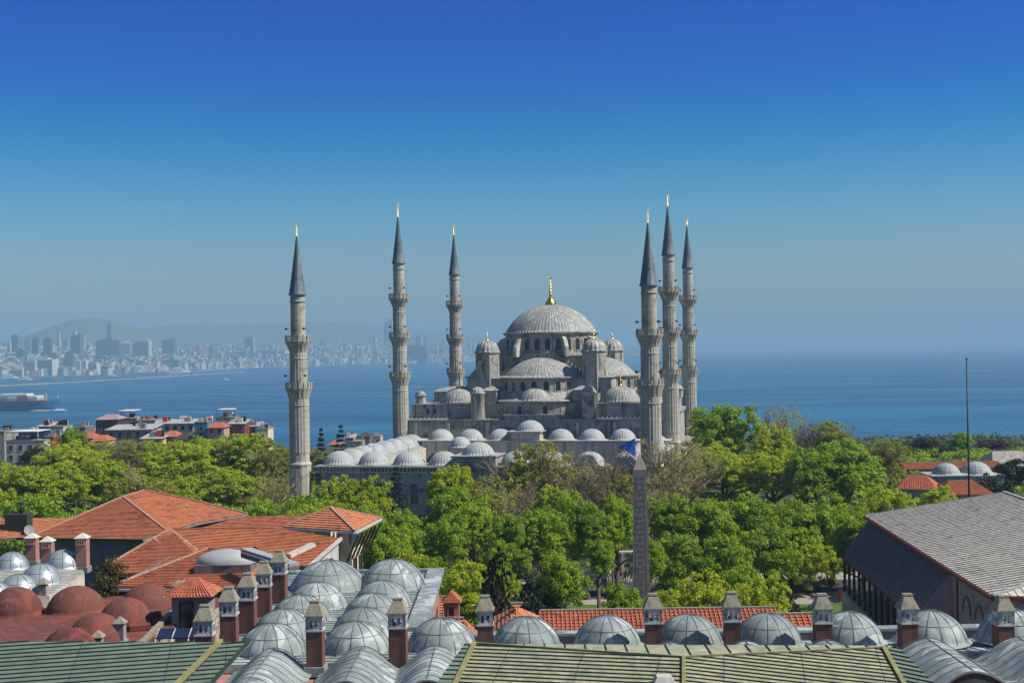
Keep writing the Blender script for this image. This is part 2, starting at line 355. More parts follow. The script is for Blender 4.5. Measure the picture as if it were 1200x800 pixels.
# ------------------------------------------------------------------ the setting
def sst(a, b, x): t = np.clip((x-a)/(b-a), 0, 1); return t*t*(3-2*t)
def ground_z(x, y):
    return -4+4*sst(200, 214, y)-6*sst(330, 480, y)-36*sst(450, 900, y)
gx = np.concatenate([np.linspace(-3000, -320, 14), np.linspace(-300, 300, 61), np.linspace(320, 3000, 14)]); gy = np.concatenate([np.linspace(-300, 180, 13), np.linspace(190, 360, 35), np.linspace(375, 960, 40)])
g = MB('earth'); g.v = [(float(x), float(y), float(ground_z(x, y))+(0.25*sin(x*.11)*cos(y*.13) if y > 340 else 0)) for y in gy for x in gx]; nx_ = len(gx)
g.f = [(j*nx_+i, j*nx_+i+1, (j+1)*nx_+i+1, (j+1)*nx_+i) for j in range(len(gy)-1) for i in range(nx_-1)]; g.m = [0]*len(g.f); g.sm = [True]*len(g.f)
g.build('ground', kind='structure')
MB('sea_water').add([(-70000, -3000, -40), (70000, -3000, -40), (70000, 66000, -40), (-70000, 66000, -40)], [(0, 1, 2, 3)]).build('sea', kind='structure')
MB('paving').box(-90, 120, -4.3, 90, 197, -3.985).build('square_paving', kind='structure')
MB('asphalt').box(-90, 176.5, -4.2, 90, 186, -3.975).build('road', kind='structure')
MB('lawn').prism([(30, 160), (58, 160), (58, 168.5), (30, 168.5)], -4.2, -3.94).build('lawn', kind='structure')
MB('lawn').prism([(-60, 125), (20, 125), (20, 170), (-60, 170)], -4.2, -3.94).build('lawn', kind='structure')

# ------------------------------------------------------------------ the mosque (local axes: u right, v away from the camera)
TH, X0, Y0 = .2226, -38.9, 232.95
def uvw(u, v, z=0): return Vector((X0+u*cos(TH)+v*sin(TH), Y0-u*sin(TH)+v*cos(TH), z))
mosque = thing('mosque', 'huge grey domed mosque with cascading lead domes in the middle of the picture', 'mosque', (X0, Y0, 0), -TH)
UC, VC = 31.8, 77.5
def finial(name, parent, x, y, z, h, mat='gold', bulb=0):
    m = MB(mat); pr = []
    if bulb: pr += [(bulb, z-.1), (bulb*.95, z+bulb*.35), (bulb*.55, z+bulb*.95), (bulb*.22, z+bulb*1.6)]
    zb = z+(bulb*1.6 if bulb else 0); hh = h-(bulb*1.6 if bulb else 0); n = 5
    for k in range(n):
        c = zb+hh*.74*(k+.5)/n; r = (hh*.075 if bulb or h < 2.2 else hh*.058)*(1-.1*k)
        pr += [(r*.3, c-r*1.1), (r*.9, c-r*.5), (r, c), (r*.9, c+r*.5), (r*.3, c+r*1.1)]
    pr += [(.02+hh*.006, zb+hh*.8), (.01, zb+hh*.84)]
    m.lathe(x, y, pr, 10)
    R = hh*.07; cz = zb+hh*.9
    for i in range(9):
        a0 = radians(-235+i*32); a1 = a0+radians(32)
        m.tube((x+R*cos(a0), y, cz+R*sin(a0)), (x+R*cos(a1), y, cz+R*sin(a1)), hh*.014+.015, n=5)
    return m.build(name, parent)
_wm = {}
def window(parent, x, y, z, ang, w_, h_, mat='pane_lattice', frame='trim_stone', name='window', arch=True):
    """arched window panel; (x,y) on the wall, ang = outward direction"""
    key = (w_, h_, mat, frame, arch)
    if key not in _wm:
        m = MB(frame, mat); k = 7; hw = w_/2
        if arch: inn = [(-hw, 0)]+[(-hw*cos(pi*i/k), h_-hw+hw*sin(pi*i/k)) for i in range(k+1)]+[(hw, 0)]
        else: inn = [(-hw, 0), (-hw, h_), (hw, h_), (hw, 0)]
        t = max(.09, w_*.13); cx = h_*.5
        out = [(p[0]+(t if p[0] > 0.001 else -t if p[0] < -.001 else 0), p[1]+(t if p[1] > h_*.6 else 0)) for p in inn]
        m.add([(.04, p[0], p[1]) for p in inn], [tuple(range(len(inn)))], 1)
        for i in range(len(inn)-1):
            a, b, c, d = inn[i], inn[i+1], out[i+1], out[i]
            m.add([(.10, a[0], a[1]), (.10, b[0], b[1]), (.10, c[0], c[1]), (.10, d[0], d[1])], [(0, 1, 2, 3)])
            m.add([(.10, d[0], d[1]), (.10, c[0], c[1]), (-.05, c[0], c[1]), (-.05, d[0], d[1])], [(0, 1, 2, 3)])
            m.add([(.10, b[0], b[1]), (.10, a[0], a[1]), (.03, a[0], a[1]), (.03, b[0], b[1])], [(0, 1, 2, 3)])
        m.box(-.05, -hw-t*1.2, -.14, .16, hw+t*1.2, -.002)
        _wm[key] = m.mesh(name)
    return link(name, _wm[key], parent, (x, y, z), ang)
def dome_part(parent, name, cx, cy, r, h, z0, ribs, mat='lead_warm', rh=.1, a0=0, a1=2*pi, rim=.35, rings=14, fin=None, seg=4, lab=None):
    m = MB(mat); m.lathe(cx, cy, capprof(r, h, z0, rings, rim), max(8, int(ribs*seg*(a1-a0)/(2*pi))), 0, True, a0, a1, (seg, rh, r*.5))
    o = m.build(name, parent, label=lab)
    if fin: finial('finial', o, cx, cy, z0+h, fin[0], fin[1] if len(fin) > 1 else 'gold', fin[2] if len(fin) > 2 else 0)
    return o
# base blocks
MB('mosque_stone', 'lead_warm').box(3, 54, -1, 60.8, 101, 14.7).build('hall_wall', mosque)
rf = MB('lead_warm'); P = [Vector(p) for p in ((2.5, 53.5, 14.75), (61.3, 53.5, 14.75), (61.3, 60, 15.5), (2.5, 60, 15.5))]
rf.prism([(2.6, 53.6), (61.2, 53.6), (61.2, 101.3), (2.6, 101.3)], [14.7]*4, [14.85, 14.85, 15.6, 15.6]); seams(rf, P, Vector((0, 1, 0)), 1.0, .1, .1, 0, .02); rf.build('terrace_roof', mosque)
MB('mosque_stone', 'trim_stone').box(25.8, 53.7, 13, 37.8, 58, 15.7).box(25.5, 53.5, 15.7, 38.1, 58, 15.95, 1).build('portal_block', mosque)
MB('mosque_stone', 'lead_warm').box(3.6, 57.2, 14.5, 60.2, 98, 18.0).box(3.3, 56.9, 18.0, 60.5, 98.3, 18.2, 1).build('upper_wall', mosque)
MB('mosque_stone', 'lead_warm').box(15.6, 61.5, 17, 48.2, 93.5, 23.7).frus(31.9, 77.5, 23.7, 24.25, 16.8, 16.5, 11, 11, 1).build('central_block', mosque)
# little buttress piers beside the turrets
for u in (21.6, 42.0):
    MB('mosque_stone', 'lead_warm').box(u-1.6, 57.3, 15, u+1.6, 62, 21.1).frus(u, 59.6, 21.1, 22.0, 2.0, 2.7, .1, .3, 1).build('buttress_pier', mosque)
for u, a, b in ((8.3, 68, 74), (55.6, 68, 74)):
    MB('mosque_stone', 'lead_warm').box(u-2.6, a, 18, u+2.6, b+10, 20.6).frus(u, (a+b+10)/2, 20.6, 21.5, 3.0, 8.4, 1.0, 6, 1).build('side_block', mosque)
# central cube with stepped gables
cube = MB('mosque_stone', 'lead_warm'); hw = 10.6
cube.box(UC-hw, VC-hw, 23.9, UC+hw, VC+hw, 28.3).box(UC-hw-.25, VC-hw-.25, 28.3, UC+hw+.25, VC+hw+.25, 28.55, 1)
cube.build('central_cube', mosque)
for k in range(4):
    st = MB('mosque_stone', 'lead_warm'); a = k*pi/2
    st.box(-3.5, -hw-1.35, 24, 3.5, -hw-.01, 29.0).box(-3.7, -hw-1.5, 29.0, 3.7, -hw+.2, 29.2, 1)
    for i in range(7):
        x0 = 3.5+i*.85; zt = 28.6-i*.6
        for s in (1, -1): st.box(min(s*x0, s*(x0+.85)), -hw-1.3, 23.95, max(s*x0, s*(x0+.85)), -hw-.012, zt).box(min(s*(x0-.0), s*(x0+.95)), -hw-1.42, zt, max(s*(x0-.0), s*(x0+.95)), -hw-.011, zt+.14, 1)
    st.v = [(UC+x*cos(a)-y*sin(a), VC+x*sin(a)+y*cos(a), z) for x, y, z in st.v]
    st.build('stepped_gable', mosque)
# main drum and dome
drum = MB('mosque_stone', 'lead_warm').lathe(UC, VC, [(11.0, 28.3), (11.0, 29.3), (10.7, 29.4), (10.7, 33.3), (11.1, 33.45), (11.35, 33.75), (11.35, 33.95), (10.9, 34.0)], 56, smooth=False).build('main_drum', mosque)
for k in range(28):
    a = 2*pi*(k+.5)/28; window(drum, UC+10.68*cos(a), VC+10.68*sin(a), 29.8, a, 1.3, 2.8, 'pane')
for k in range(8):      # flying buttresses at the corners and small ones between
    a = pi/4+(k//2)*pi/2+(1 if k % 2 else -1)*radians(19)
    fb = MB('trim_stone', 'lead_warm'); d = Vector((cos(a), sin(a), 0)); sd = Vector((-sin(a), cos(a), 0))
    for lo, hi, za, zb, zc in ((10.7, 12.2, 28.4, 33.0, 32.4), (12.2, 13.7, 28.4, 32.4, 30.6)):
        vs = []
        for s in (-.42, .42):
            for r, z in ((lo, za), (hi, za), (hi, zc), (lo, zb)):
                p = d*r+sd*s; vs.append((UC+p.x, VC+p.y, z))
        fb.add(vs, [(0, 1, 2, 3), (7, 6, 5, 4), (0, 4, 5, 1), (1, 5, 6, 2), (2, 6, 7, 3), (3, 7, 4, 0)])
    fb.build('flying_buttress', mosque)
dome_part(mosque, 'main_dome', UC, VC, 10.65, 6.5, 33.95, 80, rh=.1, rim=.3, rings=20, fin=(7.2, 'gold', 1.35))
# weight towers
for k, (u, v) in enumerate(((UC-12, VC-14.2), (UC+12.4, VC-14.2), (UC-12, VC+14.2), (UC+12.4, VC+14.2))):
    t = MB('mosque_stone', 'lead_warm', 'trim_stone').lathe(u, v, [(2.75, 18), (2.75, 29.2), (3.0, 29.35), (3.05, 29.6)], 8, 0, False, pi/8, 2*pi+pi/8).lathe(u, v, [(3.05, 29.6), (2.6, 29.75)], 8, 1, False, pi/8, 2*pi+pi/8).build('weight_tower', mosque)
    dome_part(t, 'tower_dome', u, v, 2.55, 2.5, 29.7, 16, 'lead_warm', .16, fin=None, rim=.2)
    finial('finial', t, u, v, 32.15, 2.6, 'gold', .38)
# half domes on the four sides, their drums and exedrae
for k in range(4):
    a = k*pi/2 - pi/2; cx, cy = UC+11.0*cos(a), VC+11.0*sin(a)
    A0, A1 = a-pi/2, a+pi/2
    dm = MB('mosque_stone', 'lead_warm').lathe(cx, cy, [(9.3, 20.3), (9.3, 23.3), (9.8, 23.5), (9.85, 23.75)], 32, 0, False, A0, A1).build('half_drum', mosque)
    if k in (0, 1):
        for i in range(11):
            b = A0+pi*(i+.5)/11; window(dm, cx+9.27*cos(b), cy+9.27*sin(b), 20.9, b, 1.25, 2.15, 'pane')
    dome_part(mosque, 'half_dome', cx, cy, 8.75, 4.35, 23.85, 64, rh=.1, a0=A0, a1=A1, rim=1.15, rings=16)
    sk = MB('lead_warm').lathe(cx, cy, [(12.6, 18.7), (12.4, 18.95), (11.2, 19.15), (9.9, 19.7), (9.3, 20.7)], 40, 0, True, A0, A1).build('skirt_roof', mosque)
    lo = MB('mosque_stone', 'lead_warm').lathe(cx, cy, [(12.0, 15.0), (12.0, 18.5), (12.6, 18.7)], 20, 0, False, A0, A1).build('lower_drum', mosque)
    if k in (0, 1):
        for i in range(13):
            b = A0+pi*(i+.5)/13; window(lo, cx+11.93*cos(b), cy+11.93*sin(b), 15.9, b, 1.1, 1.95, 'pane')
    for j, b in enumerate((a-radians(62), a, a+radians(62))):
        ex, ey = cx+8.9*cos(b), cy+8.9*sin(b)
        dome_part(mosque, 'exedra_dome', ex, ey, 3.7, 2.75, 18.85, 26, rh=.1, a0=b-pi*.52, a1=b+pi*.52, rim=.25, rings=10)
# corner domes with drums
for k, (u, v) in enumerate(((13.6, 61.6), (50.3, 61.6), (13.6, 93.4), (50.3, 93.4))):
    dr = MB('mosque_stone', 'trim_stone').lathe(u, v, [(4.25, 14.9), (4.25, 18.1), (4.5, 18.25), (4.55, 18.45), (4.2, 18.5)], 24, 0, False).build('corner_drum', mosque)
    if k < 2:
        for i in range(8):
            b = pi+pi*(i+.5)/8; window(dr, u+4.22*cos(b), v+4.22*sin(b), 15.7, b, 1.0, 1.9, 'pane')
    dome_part(mosque, 'corner_dome', u, v, 4.2, 3.2, 18.45, 34, rh=.11, rim=.2, fin=(3.4, 'gold', .42))
# round turrets
for u in (19.3, 44.2):
    t = MB('mosque_stone', 'trim_stone').lathe(u, 55.6, [(1.6, 14.6), (1.55, 20.3), (1.75, 20.45), (1.75, 20.7), (1.5, 20.75)], 24, 0, True).build('turret', mosque)
    dome_part(t, 'turret_cap', u, 55.6, 1.5, 1.25, 20.7, 12, rh=.1, rim=.12)
for u, v in ((4.9, 60), (58.6, 60), (60.0, 92)):
    t = MB('mosque_stone', 'trim_stone').lathe(u, v, [(1.2, 18), (1.2, 19.8), (1.5, 19.95), (1.5, 20.1)], 8, 0, False).build('small_turret', mosque)
    dome_part(t, 'turret_cap', u, v, 1.15, .95, 20.1, 10, rh=.05, rim=.1)
for u in (5.5, 13, 22, 42, 50, 57.5):
    MB('trim_stone').box(u-.35, 53.35, -.9, u+.35, 53.98, 14.2).build('wall_pilaster', mosque)
hwl = MB('mosque_stone').box(9.2, 53.9, 15.5, 9.9, 53.98, 15.6).build('hall_front', mosque)
for u, z in ((9.0, 15.9), (7.4, 15.9), (57, 15.9)): window(hwl, u, 57.18, z, -pi/2, .7, 1.4, 'pane')
# right side of the hall: galleries seen beyond the minarets
sg = MB('mosque_stone', 'lead_warm').box(60.85, 58, -1, 64.5, 98, 8).box(60.85, 57.7, 8, 65, 98.3, 8.3, 1).build('side_gallery', mosque)
for v in (62, 68, 74, 80, 86, 92):
    window(sg, 64.5, v, 2.5, 0, 2.6, 4.5, 'pane')

# ---- courtyard
CU0, CU1, CV1 = 2.9, 62.8, 53.4
cw = MB('mosque_stone', 'trim_stone', 'lead_pale')
cw.box(CU0, 0, -3, CU1, 1.1, 8.55).box(CU0, 0, -3, CU0+1.1, CV1, 8.55).box(CU1-1.1, 0, -3, CU1, CV1, 8.55)
cw.box(CU0-.15, -.15, 8.3, CU1+.15, 1.1, 8.6, 1)
court = cw.build('courtyard_wall', mosque)
gallery = MB('lead_pale', 'mosque_stone')
gallery.box(CU0+.05, .1, 9.35, CU1-.05, 6.6, 9.6).box(CU0+.05, 6.6, 9.35, CU0+6.6, CV1, 9.6).box(CU1-6.6, 6.6, 9.35, CU1-.05, CV1, 9.6)
gallery.build('gallery_roof', mosque)
bal = MB('trim_stone', 'wall_violet')     # arcaded parapet under the eave
bal.arch((CU0, -.05), (1, 0), CU1-CU0, 8.6, 9.33, 86, .42, 9.02, .3)
bal.arch((CU1+.05, 0), (0, 1), CV1, 8.6, 9.33, 76, .42, 9.02, .3)
bal.build('parapet', mosque)
MB('trim_stone').box(CU0-.2, -.25, 9.34, CU1+.2, .3, 9.5).box(CU1-.3, .3, 9.34, CU1+.25, CV1, 9.5).build('eave', mosque)
arc = MB('trim_stone')
arc.arch((CU1-6.6, 6.6), (-1, 0), CU1-CU0-13.2, 0, 9.3, 7, 5.0, 4.6, .6)
arc.arch((CU0+6.6, CV1-6.6), (0, -1), CV1-13.2, 0, 9.3, 6, 5.0, 4.6, .6)
arc.arch((CU1-6.6, 6.6), (0, 1), CV1-13.2, 0, 9.3, 6, 5.0, 4.6, .6)
arc.build('court_arcade', mosque)
pf = MB('trim_stone', 'lead_pale', 'wall_pink')   # taller porch in front of the hall
pf.arch((CU0+6.2, CV1-6.9), (1, 0), CU1-CU0-12.4, 0, 10.45, 7, 5.2, 5.6, .6)
pf.box(CU0+.6, CV1-6.9, 10.45, CU1-.6, CV1, 10.6, 1).box(CU0+.4, CV1-7.15, 10.6, CU1-.4, CV1, 10.8, 0)
pf.build('hall_porch', mosque)
ci = 0
for i in range(9):
    u = 6.3+6.6375*i
    if i != 4: dome_part(mosque, 'court_dome', u, 3.4, 2.75, 2.25, 9.75, 30, 'lead_pale', .06, rim=.22, rings=9, fin=(1.1, 'lead_cone'))
    if 0 < i < 8: dome_part(mosque, 'court_dome', u-.5, CV1-3.4, 2.75 if i != 4 else 3.0, 2.2, 10.85 if i != 4 else 12.7, 30, 'lead_pale', .06, rim=.3, rings=9, fin=(1.1, 'lead_cone'))
MB('trim_stone', 'lead_pale').box(28.2, CV1-6.8, 10.7, 35.0, CV1-.2, 12.4).box(27.9, CV1-7.1, 12.4, 35.3, CV1-.2, 12.7, 1).build('porch_block', mosque)
MB('mosque_stone', 'lead_pale').box(29.0, -1.0, -3, 36.4, 6.8, 11.2).box(28.7, -1.3, 11.2, 36.7, 7.0, 11.5, 1).build('gate_block', mosque)
dome_part(mosque, 'gate_dome', 32.7, 3.2, 2.9, 2.2, 11.5, 30, 'lead_pale', .06, rim=.2, rings=9, fin=(1.1, 'lead_cone'))
for i in range(1, 8):
    for u in (6.3, CU1-3.4): dome_part(mosque, 'court_dome', u, 3.4+6.35*i, 2.75, 2.25, 9.75, 30, 'lead_pale', .06, rim=.22, rings=9, fin=(1.1, 'lead_cone') if i < 7 else None)
for i in range(18):
    u = 5.0+i*3.32
    if 28 < u < 37.5: continue
    window(court, u, 0, 2.9, -pi/2, 1.5, 3.7)
    window(court, u, 0, -1.8, -pi/2, 1.4, 2.2, arch=False)
for i in range(8): window(court, CU1, 4+6.4*i, 2.9, 0, 1.5, 3.7)
# courtyard floor and fountain pavilion
MB('paving').box(CU0+1, 1, -.5, CU1-1, CV1, .02).build('court_floor', mosque)
ft = thing('fountain_pavilion', 'small hexagonal domed fountain house inside the mosque courtyard', 'fountain', uvw(22.9, 27, 0), -TH)
MB('trim_stone').arch((-2.0, -1.7), (1, 0), 4.0, 0, 11.0, 2, 1.5, 8.6, .3).arch((2.0, -1.7), (0, 1), 3.6, 0, 11, 2, 1.4, 8.6, .3).arch((2.0, 1.9), (-1, 0), 4.0, 0, 11.0, 2, 1.5, 8.6, .3).arch((-2, 1.9), (0, -1), 3.6, 0, 11, 2, 1.4, 8.6, .3).build('arcade', ft)
dome_part(ft, 'roof_dome', 0, .1, 2.1, 2.0, 11.0, 20, 'lead_pale', .05, rim=.4, rings=9, fin=(1.9, 'lead_cone'))

# ------------------------------------------------------------------ minarets
def corbel(r0, r1, z0, z1, n=5):
    pr = []
    for i in range(n):
        t = i/n; r = r0+(r1-r0)*((i+1)/n)**1.3; pr += [(r*.97, z0+(z1-z0)*t+.02), (r, z0+(z1-z0)*(t+.8/n))]
    return pr
def minaret(u, v, label, rails, r0, r1, cone0, cone1, top, cone_r):
    t = thing('minaret', label, 'minaret', uvw(u, v, 0), -TH, 'stone minarets of the mosque')
    NF = 20
    base = MB('minaret_stone').lathe(0, 0, [(r0*1.14, -3), (r0*1.14, 9.6), (r0*1.2, 9.7), (r0*1.2, 9.95), (r0, 10.4), (r0, 11.9)], 12, 0, False).build('base', t)
    zs = [11.9]+rails; prev = 11.9; R = r0
    secs = sorted(rails); m = MB('minaret_stone'); n = len(secs)
    for i in range(n+1):
        zt = secs[i]-1.1 if i < n else cone0; rr = r0+(r1-r0)*i/n
        m.lathe(0, 0, [(rr, prev), (rr*.985, zt)], NF*4, 0, False, rib=(4, .05 if i < n else .02, .1)); prev = zt
        if i == n: m.lathe(0, 0, [(rr+.02, cone0-1.5), (rr+.12, cone0-1.4), (rr+.12, cone0-1.2), (rr+.02, cone0-1.1)], 32)
        else: m.lathe(0, 0, [(rr+.02, zt-3.2), (rr+.08, zt-3.1), (rr+.08, zt-2.95), (rr+.02, zt-2.9)], 32)
    sh = m.build('shaft', t)
    for i, z in enumerate(secs):
        rr = r0+(r1-r0)*i/n; rb = 2.28-.05*i
        b = MB('minaret_stone').lathe(0, 0, [(rr*.95, z-3.0)]+corbel(rr, rb, z-2.9, z-1.15, 5)+[(rb+.08, z-1.12), (rb+.08, z-1.0), (rr*.8, z-.98)], 32, 0, False, rib=(2, .10, .1)).build('balcony', t)
        m = MB('minaret_stone')
        for k in range(16):
            a = 2*pi*k/16; a2 = 2*pi*(k+1)/16; p = (rb*cos(a), rb*sin(a)); q = (rb*cos(a2), rb*sin(a2))
            m.box(p[0]-.1, p[1]-.1, z-1.0, p[0]+.1, p[1]+.1, z+.05)
            P_ = Vector((p[0], p[1], 0)); Q_ = Vector((q[0], q[1], 0))
            m.bar(P_+Vector((0, 0, z-.1)), Q_+Vector((0, 0, z-.1)), .16, .12); m.bar(P_.lerp(Q_, .3)+Vector((0, 0, z-.98)), P_.lerp(Q_, .7)+Vector((0, 0, z-.98)), .12, .75)
        m.build('railing', b)
        if i >= 0:
            for a in (radians(205), radians(318), radians(80)):
                ls = MB('black_metal').tube((rr*cos(a), rr*sin(a), z+1.25), ((rr+.45)*cos(a), (rr+.45)*sin(a), z+1.25), .04).tube(((rr+.35)*cos(a), (rr+.35)*sin(a), z+1.25), ((rr+.8)*cos(a), (rr+.8)*sin(a), z+1.25), .08, .26, 8).build('loudspeaker', b)
    c = MB('lead_cone').lathe(0, 0, [(cone_r+.14, cone0-.12), (cone_r+.14, cone0), (cone_r, cone0+.15), (cone_r*.74, cone0+(cone1-cone0)*.27), (cone_r*.5, cone0+(cone1-cone0)*.52), (cone_r*.27, cone0+(cone1-cone0)*.76), (.12, cone1)], 48, 0, True, rib=(3, .05, .4)).build('cone', t)
    for f in (.25, .42, .58, .75): MB('lead_cone').lathe(0, 0, [(cone_r*(1-f)+.03, cone0+(cone1-cone0)*f), (cone_r*(1-f)+.07, cone0+(cone1-cone0)*f+.06), (cone_r*(1-f)+.0, cone0+(cone1-cone0)*f+.2)], 32).build('lead_band', c)
    finial('finial', t, 0, 0, cone1-.1, top-cone1)
    return t
HM = dict(rails=[25.5, 34.3, 42.9], r0=1.72, r1=1.22, cone0=49.7, cone1=59.9, top=63.2, cone_r=1.35)
CM = dict(rails=[24.7, 33.2], r0=1.78, r1=1.32, cone0=40.7, cone1=51.3, top=54.1, cone_r=1.48)
minaret(0, 0, 'leftmost minaret standing alone, two balconies, at the near left courtyard corner', **CM)
minaret(64, 0, 'nearest minaret of the right cluster, two balconies and a thick dark cone', **CM)
minaret(2.0, 54, 'three balcony minaret second from left, at the front left of the prayer hall', **HM)
minaret(62.0, 54, 'tallest looking minaret, middle of the right cluster of three', **HM)
minaret(2.0, 101, 'three balcony minaret third from left, behind the left side of the prayer hall', **HM)
minaret(62.0, 101, 'rightmost minaret, with three balconies and open sea on its right', **HM)

# ------------------------------------------------------------------ foreground lead-domed building
def at_ang(o, rz): o.rotation_euler = (0, 0, rz)
ZD = 14.05
lead = thing('lead_domed_building', 'long grey lead roofed building with rows of small domes across the bottom of the picture', 'building', (0, 60, -4))
LO = Vector((0, -60, 4))      # world -> local
def local_build(mb, name, parent, off, **k):
    mb.v = [(x+off[0], y+off[1], z+off[2]) for x, y, z in mb.v]; return mb.build(name, parent, **k)
def LB(mb, name, parent=None, **k): return local_build(mb, name, parent or lead, LO, **k)
LB(MB('wall_grey').box(-5.3, 59.2, -4, 37, 72.9, 12.85), 'wall')
wing = LB(MB('brick_pink').box(-16.4, 59.2, -4, -5.55, 92.6, 13.5), 'wing_wall')
for y in (74.5, 77.4, 80.3, 83.2, 86.1, 89.0):
    window(wing, -5.55+LO.x, y+LO.y, 10.9+LO.z, 0, .75, 1.5, 'pane', 'cap_stone')
    window(wing, -5.55+LO.x, y+LO.y, 7.4+LO.z, 0, .75, 1.7, 'pane', 'cap_stone', arch=False)
# roof decks with seams
dk = MB('lead_near', 'lead_seam'); dk.prism([(-5.2, 66.2), (37.2, 66.2), (37.2, 73.3), (-5.2, 73.3)], 12.9, [ZD-.02, ZD-.02, ZD-.9, ZD-.9]); P = [Vector(p) for p in ((-5.2, 66.4, ZD-.03), (37.2, 66.4, ZD-.03), (37.2, 73.3, ZD-.89), (-5.2, 73.3, ZD-.89))]
seams(dk, P, Vector((0, 1, 0)), .62, .035, .03); LB(dk, 'roof_deck')
dk = MB('lead_near', 'lead_seam'); dk.box(-16.7, 66.2, 13.55, -5.3, 92.9, ZD-.05); P = [Vector(p) for p in ((-16.7, 66.4, ZD-.04), (-5.3, 66.4, ZD-.04), (-5.3, 92.9, ZD-.04), (-16.7, 92.9, ZD-.04))]
seams(dk, P, Vector((1, 0, 0)), .62, .035, .03); LB(dk, 'wing_roof_deck')
LB(MB('lead_near').box(-6.35, 73.5, ZD-.05, -5.2, 93.0, ZD+.16).box(-16.8, 92.95, ZD-.3, -5.2, 93.4, ZD+.16), 'parapet')
LB(MB('lead_near', 'wall_violet').box(-5.1, 73.35, 12.0, 37.3, 73.95, ZD-.42).box(-5.2, 73.2, ZD-.42, 37.5, 74.15, ZD-.28).box(-5.1, 73.28, 12.6, 37.3, 73.34, ZD-.44, 1), 'back_parapet')
# domes
def near_dome(parent, x, y, r, h, z, name='dome', mat='lead_near', off=LO, seam='lead_seam', n=14, w_=.03, a=0.0, rows=(.40,)):
    m = MB(mat, seam)
    pr = [(r*1.10, z-.06), (r*1.06, z+.03)]+capprof(r, h, z+.05, 16)
    m.lathe(0, 0, pr, 56)
    R = (r*r+h*h)/(2*h); t0 = math.asin(min(1, r/R))
    for k in range(n):
        b = a+2*pi*k/n; prev = None
        for i in range(9):
            t = t0*(1-i/8*.97); q = Vector((R*sin(t)*cos(b), R*sin(t)*sin(b), z+.05+h-R+R*cos(t)))
            if prev is not None: m.bar(prev, q, w_, .035, (q-Vector((0, 0, z+h-R))), 1, -.005)
            prev = q
    for f in rows:
        t = t0*(1-f); rr = R*sin(t); zz = z+.05+h-R+R*cos(t); m.lathe(0, 0, [(rr+.022, zz-.012), (rr+.03, zz+.0), (rr+.012, zz+.02)], 56, 1)
    m.v = [(p[0]+x+off.x, p[1]+y+off.y, p[2]+off.z) for p in m.v]
    return m.build(name, parent)
for px, r in ((518, 1.84), (617, 1.80), (712, 1.76), (809, 1.74), (903, 1.76), (1001, 1.78), (1101, 1.84), (1196, 1.84)):
    p = atZ(px, 755 if px < 1150 else 752, ZD); near_dome(lead, p.x, 69.3, r*1.03, 1.52, ZD-.03, a=px*.01)
colA = ((318, 69.0, 1.70), (333, 72.9, 1.70), (352, 77.0, 1.72), (372, 81.2, 1.8), (386, 87.5, 2.5)); colB = ((417, 69.2, 1.72), (426, 73.0, 1.68), (437, 77.2, 1.70), (449, 81.4, 1.74), (461, 87.6, 2.15))
for px, D, r in colA+colB:
    p = atD(px, 740, D); near_dome(lead, p.x, D, r*1.07, 1.5 if r < 2 else 1.85, ZD-.1, a=D*.1)
# vaults in front of the domes: smooth humps, seams running over them, brick gables
def hump(x, w_): t = max(-1.0, min(1.0, x/(w_/2))); return (0.5+.5*cos(pi*t))**.78
vc = [((289, 787), 4.1), ((404, 787), 4.2), ((500, 786), 4.2), ((598, 786), 4.3), ((700, 786), 4.3), ((806, 786), 4.3), ((905, 786), 4.4), ((1010, 786), 4.5), ((1142, 789), 5.0), ((1260, 789), 5.0)]
for (px, py), w_ in vc:
    yf = 59.0; c = atD(px, py, yf).x; back = 66.4; zb, hh = 13.75, 1.15
    v = MB('lead_near', 'lead_seam'); NX, NY = 24, 10; sk = -.0 if px < 560 else (.0)
    cb = c + (0.0 if px > 1100 else .0)
    def hz(x): return zb+hh*hump(x, w_)
    vs = []
    for j in range(NY+1):
        y = yf+(back-yf)*j/NY
        for i in range(NX+1):
            x = -w_/2+w_*i/NX; vs.append((c+x, y, hz(x)-(0.0 if j < NY else .5)))
    v.add(vs, [(j*(NX+1)+i, j*(NX+1)+i+1, (j+1)*(NX+1)+i+1, (j+1)*(NX+1)+i) for j in range(NY) for i in range(NX)], 0, True)
    for y in (59.9, 60.75, 61.6, 62.45, 63.3, 64.15, 65.0, 65.85):
        for i in range(NX):
            x0, x1 = -w_/2+w_*i/NX, -w_/2+w_*(i+1)/NX; v.bar((c+x0, y, hz(x0)), (c+x1, y, hz(x1)), .035, .03, (0, 0, 1), 1, -.004)
    v.bar((c, yf, hz(0)), (c, back-.6, hz(0)), .05, .035, (0, 0, 1), 1)
    for i in range(NX):      # edge roll at the gable
        x0, x1 = -w_/2+w_*i/NX, -w_/2+w_*(i+1)/NX; v.bar((c+x0, yf-.02, hz(x0)-.05), (c+x1, yf-.02, hz(x1)-.05), .12, .09, (0, 0, 1), 0)
    LB(v, 'vault_roof')
    gm_ = MB('brick_chimney', 'rubble')
    top = [(-w_/2+w_*i/NX, hz(-w_/2+w_*i/NX)-.06) for i in range(NX+1)]
    def gq(dy, off0, off1, m):
        for i in range(NX):
            (xa, za), (xb, zb_) = top[i], top[i+1]
            gm_.add([(c+xa, yf+dy, za-off1), (c+xb, yf+dy, zb_-off1), (c+xb, yf+dy, zb_-off0), (c+xa, yf+dy, za-off0)], [(0, 1, 2, 3)], m)
    gq(.02, 0, .28, 0); gq(.06, .27, 3.0, 1)
    LB(gm_, 'gable')
